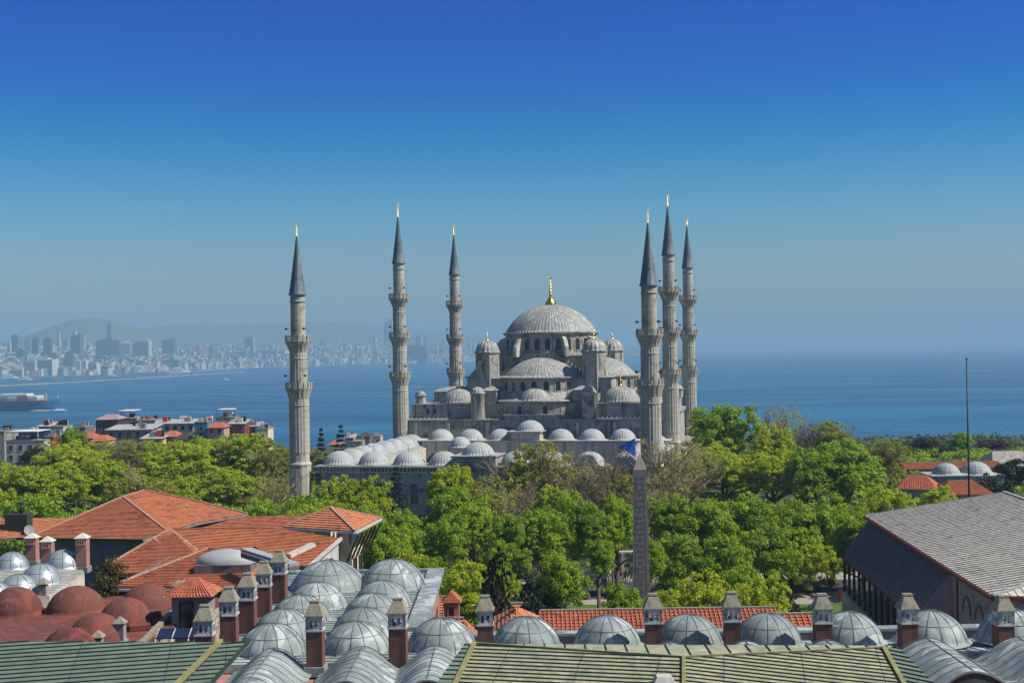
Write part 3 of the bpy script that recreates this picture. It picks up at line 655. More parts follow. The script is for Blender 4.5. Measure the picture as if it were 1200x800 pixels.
# brick chimneys with arched lanterns
def chimney(label, x, y, zbase, ztop, w_=.86, cat='chimney', group='brick chimneys with arched lanterns on the domed building', shaft='brick_chimney', rz=0.0, kind='lantern'):
    t = thing('chimney', label, cat, (x, y, zbase), rz, group); h = ztop-zbase; a = w_/2
    cap = .78 if kind == 'lantern' else .45; lan = .68 if kind == 'lantern' else 0
    MB('lead_near').box(-a-.12, -a-.12, -.35, a+.12, a+.12, .14).build('flashing', t)
    MB(shaft).box(-a, -a, -.3, a, a, h-cap-lan-.06).build('shaft', t)
    z1 = h-cap-lan
    if kind == 'lantern':
        l = MB('lantern_stone'); l.box(-a-.05, -a-.05, z1-.06, a+.05, a+.05, z1+.02)
        b = a+.01
        for o, u in (((-b, -b), (1, 0)), ((b, -b), (0, 1)), ((b, b), (-1, 0)), ((-b, b), (0, -1))):
            U = Vector((u[0], u[1])); sw = b-.29; l.arch(Vector(o)+U*sw, u, .58, z1+.02, z1+lan, 2, .19, z1+.36, .14, .10, 0, 1.5, 6)
            for e0 in (0, 2*b-sw): l.arch(Vector(o)+U*e0, u, sw, z1+.02, z1+lan, 1, .002, z1+.1, .14)
        l.build('lantern', t)
        c = MB('cap_stone'); c.box(-a-.09, -a-.09, z1+lan+.001, a+.09, a+.09, z1+lan+.08)
        c.frus(0, 0, z1+lan+.08, z1+lan+cap-.09, a+.07, a+.07, .22, .15).frus(0, 0, z1+lan+cap-.09, z1+lan+cap, .26, .18, .25, .17); c.build('cap', t)
    else:
        c = MB('cap_stone' if shaft != 'brick_pink' else 'far_white'); c.box(-a-.1, -a-.1, z1, a+.1, a+.1, z1+.06).frus(0, 0, z1+.06, h, a+.1, a+.1, .05, .05); c.build('cap', t)
        if shaft == 'brick_pink':
            for dx in (-.2, 0, .2): window(t, dx, -a, z1-.42, -pi/2, .1, .26, 'pane', 'brick_pink', 'vent')
    return t
for px, ty, by, D, lab in ((240, 708, 748, 65.0, 'nearest of the five lantern chimneys along the wing, beside the small tiled hut'),
        (268, 687, 740, 69.2, 'second nearest of the five lantern chimneys in the row left of the domed wing'),
        (290, 671, 725, 73.4, 'middle one of the five lantern chimneys in the row left of the domed wing'),
        (309, 657, 712, 77.8, 'fourth lantern chimney going away along the left side of the domed wing'),
        (327, 644, 697, 82.0, 'farthest lantern chimney of the row left of the domed wing'),
        (369, 703, 782, 65.4, 'tall brick chimney standing in the valley between the two dome columns'),
        (466, 700, 785, 66.0, 'tall brick chimney with its shadow on the lead vault, right of the dome columns'),
        (568, 697, 750, 66.6, 'brick chimney between the first and second dome of the front row'),
        (765, 695, 752, 67.2, 'brick chimney just below the foot of the stone obelisk'),
        (857, 693, 753, 67.2, 'brick chimney third from the right edge but one, in front of the young green trees'),
        (963, 695, 754, 67.2, 'brick chimney below the small lawn, between two lead domes'),
        (1063, 695, 765, 67.0, 'brick chimney in front of the dark violet porch roof'),
        (1175, 697, 785, 66.2, 'rightmost brick chimney in front of the rubble stone wall')):
    p = atD(px, ty, D); zb = min(atD(px, by, D).z, 13.95)
    chimney(lab, p.x, D, max(zb, 13.3), p.z, .86+.05*sin(px*1.7), rz=.045*sin(px*.9))
# ------------------------------------------------------------------ green metal roofs nearest the camera
def green_roof(name, lab, px_planes, body, seamdir=None):
    t = thing(name, lab, 'building', (body[0], body[1], -4))
    off = Vector((-body[0], -body[1], 4))
    for pts, zs, sdir, matn, pitch, sub in px_planes:
        P = [atD(x, y, D) for (x, y), D in zip(pts, zs)]
        n = poly_normal(P[:3]); P = P[:3]+[p-n*((p-P[0]).dot(n)) for p in P[3:]]
        m = MB(matn, 'seam_dark'); low = [p-Vector((0, 0, .12)) for p in P]
        m.add(P, [tuple(range(len(P)))]); m.add(low, [tuple(range(len(P)-1, -1, -1))])
        k = len(P)
        for i in range(k): m.add([P[i], P[(i+1) % k], low[(i+1) % k], low[i]], [(0, 1, 2, 3)])
        seams(m, P, sdir, pitch, .035, .055); seams(m, P, n.cross(sdir), pitch*9.3, .02, .01)
        local_build(m, sub, t, off)
    return t, off
# left roof: ribs fall to the left front; far edge y=750, right end cut off diagonally
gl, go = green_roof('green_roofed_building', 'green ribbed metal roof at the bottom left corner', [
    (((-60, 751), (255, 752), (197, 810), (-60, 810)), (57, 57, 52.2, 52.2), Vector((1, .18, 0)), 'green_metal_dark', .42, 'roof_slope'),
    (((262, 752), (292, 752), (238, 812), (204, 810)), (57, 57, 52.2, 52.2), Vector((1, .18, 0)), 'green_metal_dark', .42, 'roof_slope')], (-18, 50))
local_build(MB('yellow_cap').bar(atD(259, 751.5, 57), atD(200, 810, 52.2), .22, .14), 'ridge_cap', gl, go)
local_build(MB('seam_dark').bar(atD(292, 752, 57), atD(238, 812, 52.2), .12, .12), 'edge_flashing', gl, go)
local_build(MB('wall_grey').box(-33, 44, -4, -13.0, 56.4, 15.6), 'wall', gl, go)
gr_, go = green_roof('green_roofed_building', 'pale green ribbed hipped roof spanning the bottom centre of the picture', [
    (((556, 754), (1046, 756), (1035, 759), (801, 770)), (57.5, 57.5, 57.0, 55.0), Vector((0, 1, 0)), 'green_metal', .9, 'roof_strip'),
    (((556, 754), (801, 770), (801, 815), (527, 815)), (57.5, 55.0, 51.6, 52.5), Vector((1, -.22, 0)), 'green_metal', .36, 'roof_slope'),
    (((802, 770), (1035, 759), (1066, 815), (802, 815)), (55.0, 57.0, 52.5, 51.6), Vector((1, -.16, 0)), 'green_metal', .36, 'roof_slope'),
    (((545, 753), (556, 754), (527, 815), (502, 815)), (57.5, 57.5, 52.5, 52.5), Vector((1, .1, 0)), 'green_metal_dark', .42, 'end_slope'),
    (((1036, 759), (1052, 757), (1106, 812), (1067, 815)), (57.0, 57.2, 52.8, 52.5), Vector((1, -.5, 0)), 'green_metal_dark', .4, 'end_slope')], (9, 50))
for a, b, ww in (((556, 754, 57.5), (527, 815, 52.5), .2), ((1035.5, 759, 57.0), (1066.5, 815, 52.5), .2), ((801.5, 770, 55.0), (801.5, 815, 51.6), .16)):
    local_build(MB('yellow_cap').bar(atD(*a), atD(*b), ww, .12), 'ridge_cap', gr_, go)
local_build(MB('yellow_cap').bar(atD(556, 754, 57.5), atD(801, 770, 55), .1, .08).bar(atD(801, 770, 55), atD(1035, 759, 57), .1, .08), 'ridge_cap', gr_, go)
local_build(MB('wall_grey').box(-2.0, 44, -4, 15.8, 55.5, 15.35), 'wall', gr_, go)
c = atD(778, 791, 52.6); ch = thing('roof_vent', 'small white capped vent standing on the pale green roof at the bottom edge', 'chimney', (c.x, c.y, c.z-.1))
MB('wall_white').box(-.3, -.25, -1.2, .3, .25, -.15).build('stack', ch); MB('wall_white').frus(0, 0, -.15, .1, .45, .4, .3, .25).build('cap', ch)

# ------------------------------------------------------------------ red domed bath-like building, left
redb = thing('red_domed_building', 'old building with dull red painted domes and deck, left foreground', 'building', (-24, 80, -4)); RO = Vector((24, -80, 4)); ZR = 11.0
dkp = [atZ(x, y, ZR) for x, y in ((-25, 700), (48, 698), (130, 693), (262, 700), (225, 722), (168, 752), (60, 762), (-25, 758))]
m = MB('red_dome', 'rubble'); m.prism([(p.x, p.y) for p in dkp], ZR-.5, ZR); m.prism([(p.x, p.y) for p in dkp], -4, ZR-.5, 1); local_build(m, 'roof_deck', redb, RO)
for x, by, wpx, hpx in ((16, 719, 64, 30), (88, 716, 68, 28), (172, 715, 64, 30), (146, 732, 62, 30), (112, 752, 66, 32), (80, 764, 64, 27)):
    p = atZ(x, by, ZR); r = wpx/2*p.y/FPX; m = MB('red_dome'); m.lathe(p.x, p.y+.2, [(r*1.12, ZR-.02), (r*1.06, ZR+.06)]+capprof(r, min(r*.98, hpx*p.y/FPX*1.0), ZR+.08, 14), 40)
    local_build(m, 'dome', redb, RO)
p0, p1 = atZ(203, 714, ZR), atZ(160, 757, ZR); local_build(MB('cap_stone').bar(p0+Vector((.3, 0, .02)), p1+Vector((.3, 0, .02)), .35, .3), 'edge_coping', redb, RO)
for (a, b), (c_, d_) in (((196, 716), (178, 722)), ((176, 736), (152, 738))):
    q0, q1 = atZ(a, b, ZR+.05), atZ(c_, d_, ZR+.05); local_build(MB('red_dome').bar(q0, q1, .8, .35), 'roof_hatch', redb, RO)
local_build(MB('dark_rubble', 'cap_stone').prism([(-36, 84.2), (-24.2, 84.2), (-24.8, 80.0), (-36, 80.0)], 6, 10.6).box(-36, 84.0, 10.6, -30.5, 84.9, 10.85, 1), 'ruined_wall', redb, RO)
for px, ty, by, lab in ((51, 677, 712, 'small grey stone chimney between two red domes'), (209, 679, 713, 'small grey stone chimney right of the highest red dome'),
                        (141, 722, 752, 'small grey stone chimney on the lower end of the red roof'), (115, 738, 758, 'short stone chimney whose pointed cap just shows above the green roof')):
    p = atZ(px, by, ZR); q = atD(px, ty, p.y); chimney(lab, p.x, p.y, ZR, q.z, .62, 'chimney', 'small grey stone chimneys on the red roof', 'wall_grey', kind='plain')
# climbing weed on the ruined wall is added with the plants
# ------------------------------------------------------------------ bright metal domes and grey roof, far left
brt = thing('metal_domed_building', 'building with bright silvery metal domes at the left edge', 'building', (-45, 108, -4)); BO = Vector((45, -108, 4)); ZB = 12.0
dkp = [atZ(x, y, ZB) for x, y in ((-30, 668), (97, 667), (99, 672), (58, 697), (-30, 705))]
m = MB('grey_metal', 'lead_seam', 'wall_cream'); m.prism([(p.x, p.y) for p in dkp], ZB-.3, ZB); m.prism([(p.x, p.y) for p in dkp], -4, ZB-.3, 2); seams(m, dkp, Vector((1, .1, 0)), .7, .05, .04); local_build(m, 'roof_deck', brt, BO)
for x, by, wpx, hpx in ((14, 665, 38, 22), (74, 664, 40, 24), (48, 683, 46, 27), (22, 696, 46, 30), (-6, 702, 40, 24)):
    p = atZ(x, by, ZB); r = wpx/2*p.y/FPX; near_dome(brt, p.x, p.y, r, min(r, hpx*p.y/FPX*.82), ZB, mat='lead_bright', off=BO, n=10, w_=.05, rows=(.4,))
for px, ty, by, lab in ((38, 624, 657, 'leftmost pink brick chimney with a white pointed cap'), (56, 628, 661, 'middle pink brick chimney with a white pointed cap'),
                        (97, 624, 664, 'pink brick chimney with a white cap standing apart on the right')):
    p = atZ(px, by, ZB); q = atD(px, ty, p.y); chimney(lab, p.x, p.y, ZB-.1, q.z, .92, 'chimney', 'pink brick chimneys by the silvery domes', 'brick_pink', kind='plain')

# ------------------------------------------------------------------ orange tiled houses
def roof_face(parent, off, three, pixels, mat, name='roof', pitch=.45):
    """three = [(px,py,z) x3] defines the plane; pixels = outline of the face"""
    P3 = [atZ(*t) for t in three]; n = (P3[1]-P3[0]).cross(P3[2]-P3[0]).normalized()
    P = [on_plane(x, y, P3[0], n) for x, y in pixels]; m = MB(mat, 'wall_grey'); tiled(m, P, pitch)
    nn = poly_normal(P); low = [p-nn*.2 for p in P]; k = len(P)
    m.add(low, [tuple(range(k))], 1)
    for i in range(k): m.add([P[i], P[(i+1) % k], low[(i+1) % k], low[i]], [(0, 1, 2, 3)], 1)
    local_build(m, name, parent, off); return P
def ridge(parent, off, pts, mat='ridge_tile', w_=.26):
    m = MB(mat)
    for a, b in zip(pts, pts[1:]): m.bar(a, b, w_, .12, lift=.02)
    return local_build(m, 'ridge', parent, off)
def walls(parent, off, P, zb, mat, name='wall', inset=.5):
    """vertical wall under consecutive eave points, pulled back a little from the camera"""
    c = sum(P, Vector((0, 0, 0)))/len(P); m = MB(mat)
    for a, b in zip(P, P[1:]):
        d = (b-a); nn = Vector((d.y, -d.x, 0)).normalized(); nn = nn if nn.y < 0 else -nn
        a2, b2 = a-nn*inset, b-nn*inset
        m.add([(a2.x, a2.y, zb), (b2.x, b2.y, zb), (b2.x, b2.y, b2.z-.1), (a2.x, a2.y, a2.z-.1)], [(0, 1, 2, 3)])
        a3, b3 = a2-nn*.4, b2-nn*.4; m.add([(a3.x, a3.y, zb), (b3.x, b3.y, zb), (b3.x, b3.y, b3.z-.1), (a3.x, a3.y, a3.z-.1)], [(3, 2, 1, 0)])
    return local_build(m, name, parent, off)
h1 = thing('tiled_house', 'largest orange tiled roof, rising to a peak behind the pink chimneys', 'house', (-40, 137, -4)); O1 = Vector((40, -137, 4))
A = roof_face(h1, O1, ((33, 630, 11), (165, 632, 11), (144, 582, 13.6)), ((33, 630), (168, 632), (196, 622), (144, 582)), 'tile_orange')
B = roof_face(h1, O1, ((144, 582, 13.6), (196, 622, 11.4), (226, 586, 13.0)), ((144, 582), (196, 622), (236, 612), (290, 602), (226, 586), (169, 574.5)), 'tile_orange')
ridge(h1, O1, [A[3], A[2]]); ridge(h1, O1, [B[0], B[5], B[4], B[3]]); ridge(h1, O1, [A[0], A[3]])
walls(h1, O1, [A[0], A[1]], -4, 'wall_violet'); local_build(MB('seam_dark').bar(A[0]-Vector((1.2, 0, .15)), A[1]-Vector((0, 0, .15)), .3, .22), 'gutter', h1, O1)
C_ = roof_face(h1, O1, ((236, 620, 10.9), (331, 618, 10.9), (350, 604, 11.7)), ((234, 606), (206, 622), (236, 623), (340, 619), (362, 604)), 'tile_orange')
D1 = roof_face(h1, O1, ((331, 617, 12), (416, 622, 12), (387, 594, 13.7)), ((331, 617), (416, 622), (387, 594)), 'tile_orange')
D2 = roof_face(h1, O1, ((416, 622, 12), (447, 606, 12), (387, 594, 13.7)), ((416, 622), (447, 606), (387, 594)), 'tile_orange')
ridge(h1, O1, [D1[0], D1[2], D2[0]]); ridge(h1, O1, [D1[2], D2[1]])
ev = MB('wall_white'); ev.bar(D1[0]-Vector((0, 0, .3)), D1[1]-Vector((0, 0, .3)), .3, .22); ev.bar(D2[0]-Vector((0, 0, .3)), D2[1]-Vector((0, 0, .3)), .3, .22); local_build(ev, 'eave_board', h1, O1)
w1 = walls(h1, O1, [D1[0].lerp(D1[1], .35), D1[1]-Vector((1.2, 0, 0)), D2[1]-Vector((1.2, .5, 0))], -4, 'wall_cream', inset=.9)
base = D1[1]-Vector((1.2, 0, 0)); end = D2[1]-Vector((1.2, .5, 0)); dd = (end-base)
for i in range(6):
    q = base+dd*((i+.5)/6)+Vector((.6, -.9, 0)); m = MB('wood_dark'); m.bar((q.x-.4, q.y+.7, q.z-3.2), (q.x+.9, q.y-.1, q.z-.4), .16, .16); local_build(m, 'bracket', h1, O1)
ang = atan2(-dd.x, dd.y); nn = Vector((dd.y, -dd.x, 0)).normalized()
for zrow, hh in ((6.2, 1.9), (2.4, 1.8)):
    for i in range(5):
        q = base+dd*((i+.5)/5)-Vector((-nn.x*-.9, -nn.y*-.9, 0)); window(h1, q.x+O1.x+.02, q.y+O1.y, zrow+4, atan2(nn.y, nn.x), .9, hh, 'pane', 'wood_dark', arch=False)
ls = atD(418, 654, 131); local_build(MB('cap_stone').box(ls.x-2, 126.5, 4.0, ls.x+2.2, 131, 4.25), 'balcony_ledge', h1, O1)
E5 = roof_face(h1, O1, ((-20, 635, 10.8), (60, 629, 10.8), (20, 606, 12.4)), ((-25, 632), (60, 629), (92, 607), (-25, 607)), 'tile_orange')
c1 = atD(22, 612, 138); chim = thing('chimney', 'dark boxy chimney with a thin flue pipe at the left end of the orange roof', 'chimney', (c1.x, c1.y, 11.0))
MB('seam_dark').box(-1.2, -.8, -.5, 1.2, .8, 2.2).build('shaft', chim); MB('seam_dark').tube((.3, 0, 2.2), (.3, 0, 3.3), .16).tube((.3, 0, 3.3), (.3, 0, 3.45), .3).build('flue', chim)
dsh = atD(34, 612, 137); sd_ = thing('satellite_dish', 'small grey satellite dish beside the dark chimney', 'dish', (dsh.x, dsh.y, dsh.z-.9))
MB('wall_grey').lathe(0, 0, [(.01, .0), (.35, .06), (.6, .2)], 20).build('reflector', sd_).rotation_euler = (radians(60), 0, radians(40)); MB('wall_grey').tube((0, 0, -1.1), (0, 0, .05), .05).build('mast', sd_)

h2 = thing('tiled_house', 'brightest orange tiled house with a white gable wall, in the middle of the roofs', 'house', (-24, 120, -4)); O2 = Vector((24, -120, 4))
F = roof_face(h2, O2, ((205, 646, 10.4), (330, 652, 10.4), (322, 618, 11.9)), ((199, 620), (232, 646), (262, 652), (330, 652), (322, 619)), 'tile_bright')
G = roof_face(h2, O2, ((322, 618, 11.9), (400, 631, 11.5), (362, 664, 10.2)), ((322, 618), (298, 640), (328, 660), (362, 664), (400, 631)), 'tile_bright')
H = roof_face(h2, O2, ((199, 620, 11.9), (125, 663, 10.2), (170, 664, 10.2)), ((199, 620), (125, 663), (128, 672), (190, 672), (228, 648)), 'tile_orange')
I_ = roof_face(h2, O2, ((199, 620, 11.95), (232, 646, 10.6), (180, 634, 11.3)), ((199, 620), (179, 631), (210, 652), (234, 647)), 'tile_bright')
for pts in ([F[0], F[1]], [H[0], H[1]], [F[0], F[4]], [I_[1], I_[2]]): ridge(h2, O2, pts)
local_build(MB('wall_white').bar(G[4]-Vector((0, 0, .12)), G[3]-Vector((0, 0, .12)), .25, .3), 'eave_board', h2, O2)
gw = walls(h2, O2, [G[3]-Vector((.2, 0, .3)), G[4]-Vector((.2, 0, .3))], -4, 'wall_white', inset=.1)
for f in (.25, .6): q = G[3].lerp(G[4], f); window(h2, q.x+O2.x+.1, q.y+O2.y-.25, q.z-2.2+4, -.4, .9, 1.4, 'pane', 'wall_white', arch=False)
sk = MB('grey_metal', 'wall_white'); a, b = G[2]+Vector((.5, 1.5, .3)), G[2]+Vector((2.4, 4.5, .9)); sk.bar(a, b, .8, .3); sk.bar(a+Vector((0, 0, .32)), b+Vector((0, 0, .32)), .5, .05, m=1); local_build(sk, 'skylight', h2, O2)
# grey lead vault and its ramp between the roofs
gv = thing('lead_vault', 'pale grey curved lead vault wedged between the orange tiled roofs', 'roof', (-22, 104, -4)); OV = Vector((22, -104, 4))
p = atD(265, 648, 106); m = MB('lead_pale'); m.lathe(0, 0, [(2.5*cos(t*pi/20), 1.1*sin(t*pi/20)) for t in range(0, 11)], 40); m.v = [(x+p.x, y*.6+106, z+p.z-.75) for x, y, z in m.v]; local_build(m, 'vault', gv, OV)
m = MB('lead_pale', 'wall_violet'); m.bar(atD(288, 646, 104), atD(345, 664, 98), .9, .3); m.bar(atD(288, 652, 103.4), atD(345, 670, 97.4), .9, .4, m=1); m.box(p.x-2.3, 104.6, -4, p.x+2.3, 107.4, p.z-.75, 1); local_build(m, 'ramp_roof', gv, OV)
h3 = thing('tiled_house', 'nearest orange tiled hipped roof above a long violet grey wall', 'house', (-22, 98, -4)); O3 = Vector((22, -98, 4))
J = roof_face(h3, O3, ((130, 687, 11.7), (300, 688, 11.7), (245, 644, 12.9)), ((130, 687), (305, 688), (268, 644), (243, 643)), 'tile_orange')
K = roof_face(h3, O3, ((268, 644, 12.9), (305, 688, 11.7), (325, 668, 11.9)), ((268, 644), (305, 688), (330, 672), (300, 650)), 'tile_orange')
ridge(h3, O3, [J[0], J[3], J[2]]); ridge(h3, O3, [J[2], J[1]])
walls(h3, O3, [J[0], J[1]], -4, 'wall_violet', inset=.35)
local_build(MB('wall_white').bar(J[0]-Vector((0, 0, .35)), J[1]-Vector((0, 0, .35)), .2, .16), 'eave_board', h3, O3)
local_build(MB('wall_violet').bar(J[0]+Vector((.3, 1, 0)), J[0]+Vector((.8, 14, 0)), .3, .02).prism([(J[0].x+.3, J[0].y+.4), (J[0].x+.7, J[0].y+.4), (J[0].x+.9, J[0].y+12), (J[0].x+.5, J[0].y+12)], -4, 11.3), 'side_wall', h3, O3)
# small tiled hut and solar panels beside the chimney row
p = atZ(222, 728, 11.2); ht = thing('roof_hut', 'little stair hut with a hipped clay tile roof beside the nearest lantern chimney', 'hut', (p.x, p.y+1, 9.5))
MB('wall_grey').box(-1.25, -1, -3, 1.3, 1.2, 3.6).build('wall', ht); window(ht, -.2, -1.0, .6, -pi/2, .8, 2.4, 'pane', 'wood_dark', arch=False)
m = MB('tile_red')
for pts in (((-1.8, -1.6, 3.5), (1.8, -1.6, 3.5), (.4, .1, 4.6), (-.4, .1, 4.6)), ((1.8, -1.6, 3.5), (1.8, 1.8, 3.5), (.4, .1, 4.6)), ((-1.8, 1.8, 3.5), (-1.8, -1.6, 3.5), (-.4, .1, 4.6)), ((1.8, 1.8, 3.5), (-1.8, 1.8, 3.5), (-.4, .1, 4.6), (.4, .1, 4.6))):
    tiled(m, [Vector(q) for q in pts], .3, .06)
for i in range(15): m.bar((-1.7+i*.245, -1.6, 3.53), (-1.7*.25+i*.245*.25, 0, 4.58), .09, .06)
m.build('roof', ht)
p = atD(213, 744, 80); sp_ = thing('solar_panel', 'slanted pair of dark blue solar panels at the foot of the little tiled hut', 'solar panel', (p.x, p.y, p.z-1.2))
for i in range(3):
    MB('solar').prism([(-1.5+i*1.02, -.5), (-.52+i*1.02, -.5), (-.52+i*1.02, .4), (-1.5+i*1.02, .4)], [1.1, 1.1, 1.5, 1.5], [1.16, 1.16, 1.56, 1.56]).build('panel', sp_)
fr = MB('grey_metal')
for i in range(4): fr.tube((-1.51+i*1.02, -.5, 1.17), (-1.51+i*1.02, .4, 1.57), .04).tube((-1.51+i*1.02, .4, -1.5), (-1.51+i*1.02, .4, 1.5), .05).tube((-1.51+i*1.02, -.5, -1.5), (-1.51+i*1.02, -.5, 1.1), .05)
fr.build('frame', sp_)

# ------------------------------------------------------------------ low tiled houses behind the front parapet
def simple_gable(lab, x0, x1, y0, y1, ze, zr, tile='tile_red', wall='wall_pink', ang=0, hip=0.0, name='tiled_house'):
    t = thing(name, lab, 'house', ((x0+x1)/2, (y0+y1)/2, -4), ang); hx, hy = (x1-x0)/2, (y1-y0)/2; e = .5
    MB(wall).box(-hx, -hy, 0, hx, hy, ze+4-.05).build('wall', t); m = MB(tile); ze += 4; zr += 4; h = hip
    for pts in (((-hx-e, -hy-e, ze-.2), (hx+e, -hy-e, ze-.2), (hx+e-h, 0, zr), (-hx-e+h, 0, zr)), ((hx+e, hy+e, ze-.2), (-hx-e, hy+e, ze-.2), (-hx-e+h, 0, zr), (hx+e-h, 0, zr))):
        tiled(m, [Vector(p) for p in pts], .4, .08)
    if h > 0:
        for s in (1, -1): tiled(m, [Vector(p) for p in ((s*(hx+e), -hy-e, ze-.2), (s*(hx+e), hy+e, ze-.2), (s*(hx+e-h), 0, zr))], .4, .08)
    else: m.prism([(-hx, -hy), (hx, -hy), (hx, hy), (-hx, hy)], ze-.3, ze-.06)
    n_ = int((x1-x0)/.32)
    for i in range(n_+1):       # roll tiles down the front slope
        f = i/n_; xe = -hx-e+(2*hx+2*e)*f; xr = max(-hx-e+h, min(hx+e-h, xe))
        k = 1.0 if h == 0 else min(1.0, (min(xe+hx+e, hx+e-xe))/h if h else 1)
        m.bar((xe, -hy-e, ze-.17), (xe, -hy-e+(hy+e)*k, ze-.2+(zr-ze+.2)*k+.03), .11, .09)
    m.build('roof', t)
    MB('cap_stone').bar((-hx-e+h, 0, zr), (hx+e-h, 0, zr), .3, .14).build('ridge', t)
    return t
def X(px, D): return atD(px, 715, D).x
simple_gable('long red tiled roof behind the front domes, below the foot of the obelisk', X(640, 100), X(900, 100), 97, 103, 8.2, 9.6)
simple_gable('short stretch of red tiled roof right of the young trees, left of the lawn', X(905, 96), X(952, 96), 93, 99, 8.6, 9.9)
simple_gable('shaded dark red tiled roof just below the lawn', X(957, 93), X(1040, 93), 90.5, 95.5, 8.2, 9.2)
simple_gable('small orange hipped roof behind the chimney at the dark thin cedar', X(575, 98), X(636, 98), 95, 103, 8.4, 10.4, 'tile_orange', hip=3)
simple_gable('steep ribbed tile roof between the cedar and the pink dormer turret', X(515, 90), X(560, 90), 86, 94, 8.8, 11.2, 'tile_red', hip=1.5)
simple_gable('narrow orange tiled roof at the right foot of the domed wing', X(492, 97), X(512, 97), 94, 106, 8.8, 10.8, 'tile_orange')
tp = atD(529, 688, 95); tt = thing('roof_turret', 'little pink chimney turret with its own tiled cap on the orange roof', 'chimney', (tp.x, tp.y, 9.5))
MB('brick_pink').box(-.55, -.55, -1, .55, .55, 2.0).build('shaft', tt); window(tt, 0, -.55, 1.0, -pi/2, .4, .7, 'pane', 'brick_pink'); MB('tile_red').frus(0, 0, 2.0, 2.7, .75, .75, .08, .5).build('cap', tt)

# ------------------------------------------------------------------ the big grey roofed hall, right
rb = thing('stone_hall', 'large stone hall with a broad grey metal roof and violet porch roof, right edge', 'building', (50, 115, -4)); OR = Vector((-50, -115, 4))
c_n, c_f = atZ(1164, 698, 10), atZ(1013, 603, 10); ax_ = (c_f-c_n).normalized(); pr_ = Vector((ax_.y, -ax_.x, 0))
rf0 = on_plane(1176, 576, c_f, ax_)     # ridge far end in the vertical plane through the far eave corner
run = (rf0-c_f).dot(pr_); rise = rf0.z-10
L = (c_f-c_n).length
def RP(along, across, z): return c_n+ax_*along+pr_*across+Vector((0, 0, z-10))
r_far = RP(L, run, 10+rise); r_near = RP(run*.55+1.5, run, 10+rise); e_n = RP(0, 0, 10)
P = [RP(0, 0, 10), RP(L, 0, 10), r_far, r_near]
m = MB('grey_metal', 'wall_grey'); m.add(P, [(0, 1, 2, 3)]); nn_ = poly_normal(P)
n3 = poly_normal(P)
seams(m, P, pr_+Vector((0, 0, rise/run)), .85, .09, .09); seams(m, P, ax_, 4.1, .03, .02); local_build(m, 'main_roof', rb, OR)
P2 = [RP(0, 0, 10), r_near, RP(0, 2*run, 10)]; m = MB('grey_metal', 'lead_seam'); m.add(P2, [(0, 1, 2)]); seams(m, P2, -ax_, .62, .05, .055, 0); local_build(m, 'hip_roof', rb, OR)
P3 = [r_far, RP(L, 2*run, 10), RP(0, 2*run, 10), r_near]; m = MB('grey_metal', 'lead_seam'); m.add(P3, [(0, 1, 2, 3)]); seams(m, P3, pr_-Vector((0, 0, rise/run)), .62, .05, .055); local_build(m, 'main_roof', rb, OR)
local_build(MB('lead_pale').bar(r_near, r_far, .35, .12).bar(e_n, r_near, .3, .12), 'ridge_cap', rb, OR)
m = MB('red_paint'); m.bar(RP(-.05, -.06, 9.62), RP(L, -.06, 9.62), .2, .3); m.bar(RP(-.06, 0, 9.62), RP(-.06, 2*run, 9.62), .2, .3); local_build(m, 'eave_board', rb, OR)
def wallbox(a0, a1, b0, b1, z0, z1, mat, name):
    q = [RP(a0, b0, 10), RP(a1, b0, 10), RP(a1, b1, 10), RP(a0, b1, 10)]; q.reverse(); m = MB(mat); m.prism([(p.x, p.y) for p in q], z0, z1); return local_build(m, name, rb, OR)
wallbox(.5, L-.4, .7, 2*run-.7, -4, 9.6, 'rubble', 'wall')
m = MB('grey_metal'); m.add([RP(L-.4, .7, 9.6), RP(L-.4, 2*run-.7, 9.6), RP(L-.4, run, 9.5+rise)], [(0, 1, 2)]); local_build(m, 'far_gable', rb, OR)
# relief of blocked arches on the near stretch of the side wall
for s in (2.5, 6.2, 9.9):
    q = RP(s, .7, 0); m = MB('cap_stone')
    for i in range(10):
        t0, t1 = pi*i/10, pi*(i+1)/10; m.bar(RP(s-1.1*cos(t0), .66, 6.6+1.3*sin(t0)), RP(s-1.1*cos(t1), .66, 6.6+1.3*sin(t1)), .22, .22)
    local_build(m, 'arch_relief', rb, OR)
# steep violet porch roof hanging from the side wall
t0, t1 = L-.3, 14.0
PT = [RP(t1, .45, 9.35), RP(t0, .35, 9.35), RP(t0, -2.7, 5.2), RP(t1+.5, -2.7, 5.2)]
m = MB('violet_metal', 'seam_dark'); n = poly_normal(PT); low = [p-n*.15 for p in PT]; m.add(PT, [(0, 1, 2, 3)]).add(low, [(0, 1, 2, 3)]); seams(m, PT, PT[3]-PT[0], .5, .05, .06)
for i in range(4): m.add([PT[i], PT[(i+1) % 4], low[(i+1) % 4], low[i]], [(0, 1, 2, 3)])
local_build(m, 'porch_roof', rb, OR)
m = MB('violet_metal', 'seam_dark'); TR = [RP(t1, .45, 9.35), RP(t1+.5, -2.7, 5.2), RP(t1-.6, .5, 3.5)]; m.add(TR, [(0, 1, 2)]); m.add([RP(t1, .45, 9.3), RP(t1-1.4, .55, 9.3), RP(t1-1.4, .55, 2), RP(t1, .45, 2)], [(0, 1, 2, 3)]); local_build(m, 'porch_end', rb, OR)
local_build(MB('wood_dark').bar(RP(t1, -2.55, 4.9), RP(t0, -2.55, 4.9), .25, .3), 'porch_beam', rb, OR)
for i in range(13):
    s = t1+1+(t0-t1-1.5)*i/12; local_build(MB('wood_dark').box(RP(s, -2.55, 0).x-.13, RP(s, -2.55, 0).y-.13, 1.2, RP(s, -2.55, 0).x+.13, RP(s, -2.55, 0).y+.13, 4.95), 'post', rb, OR)
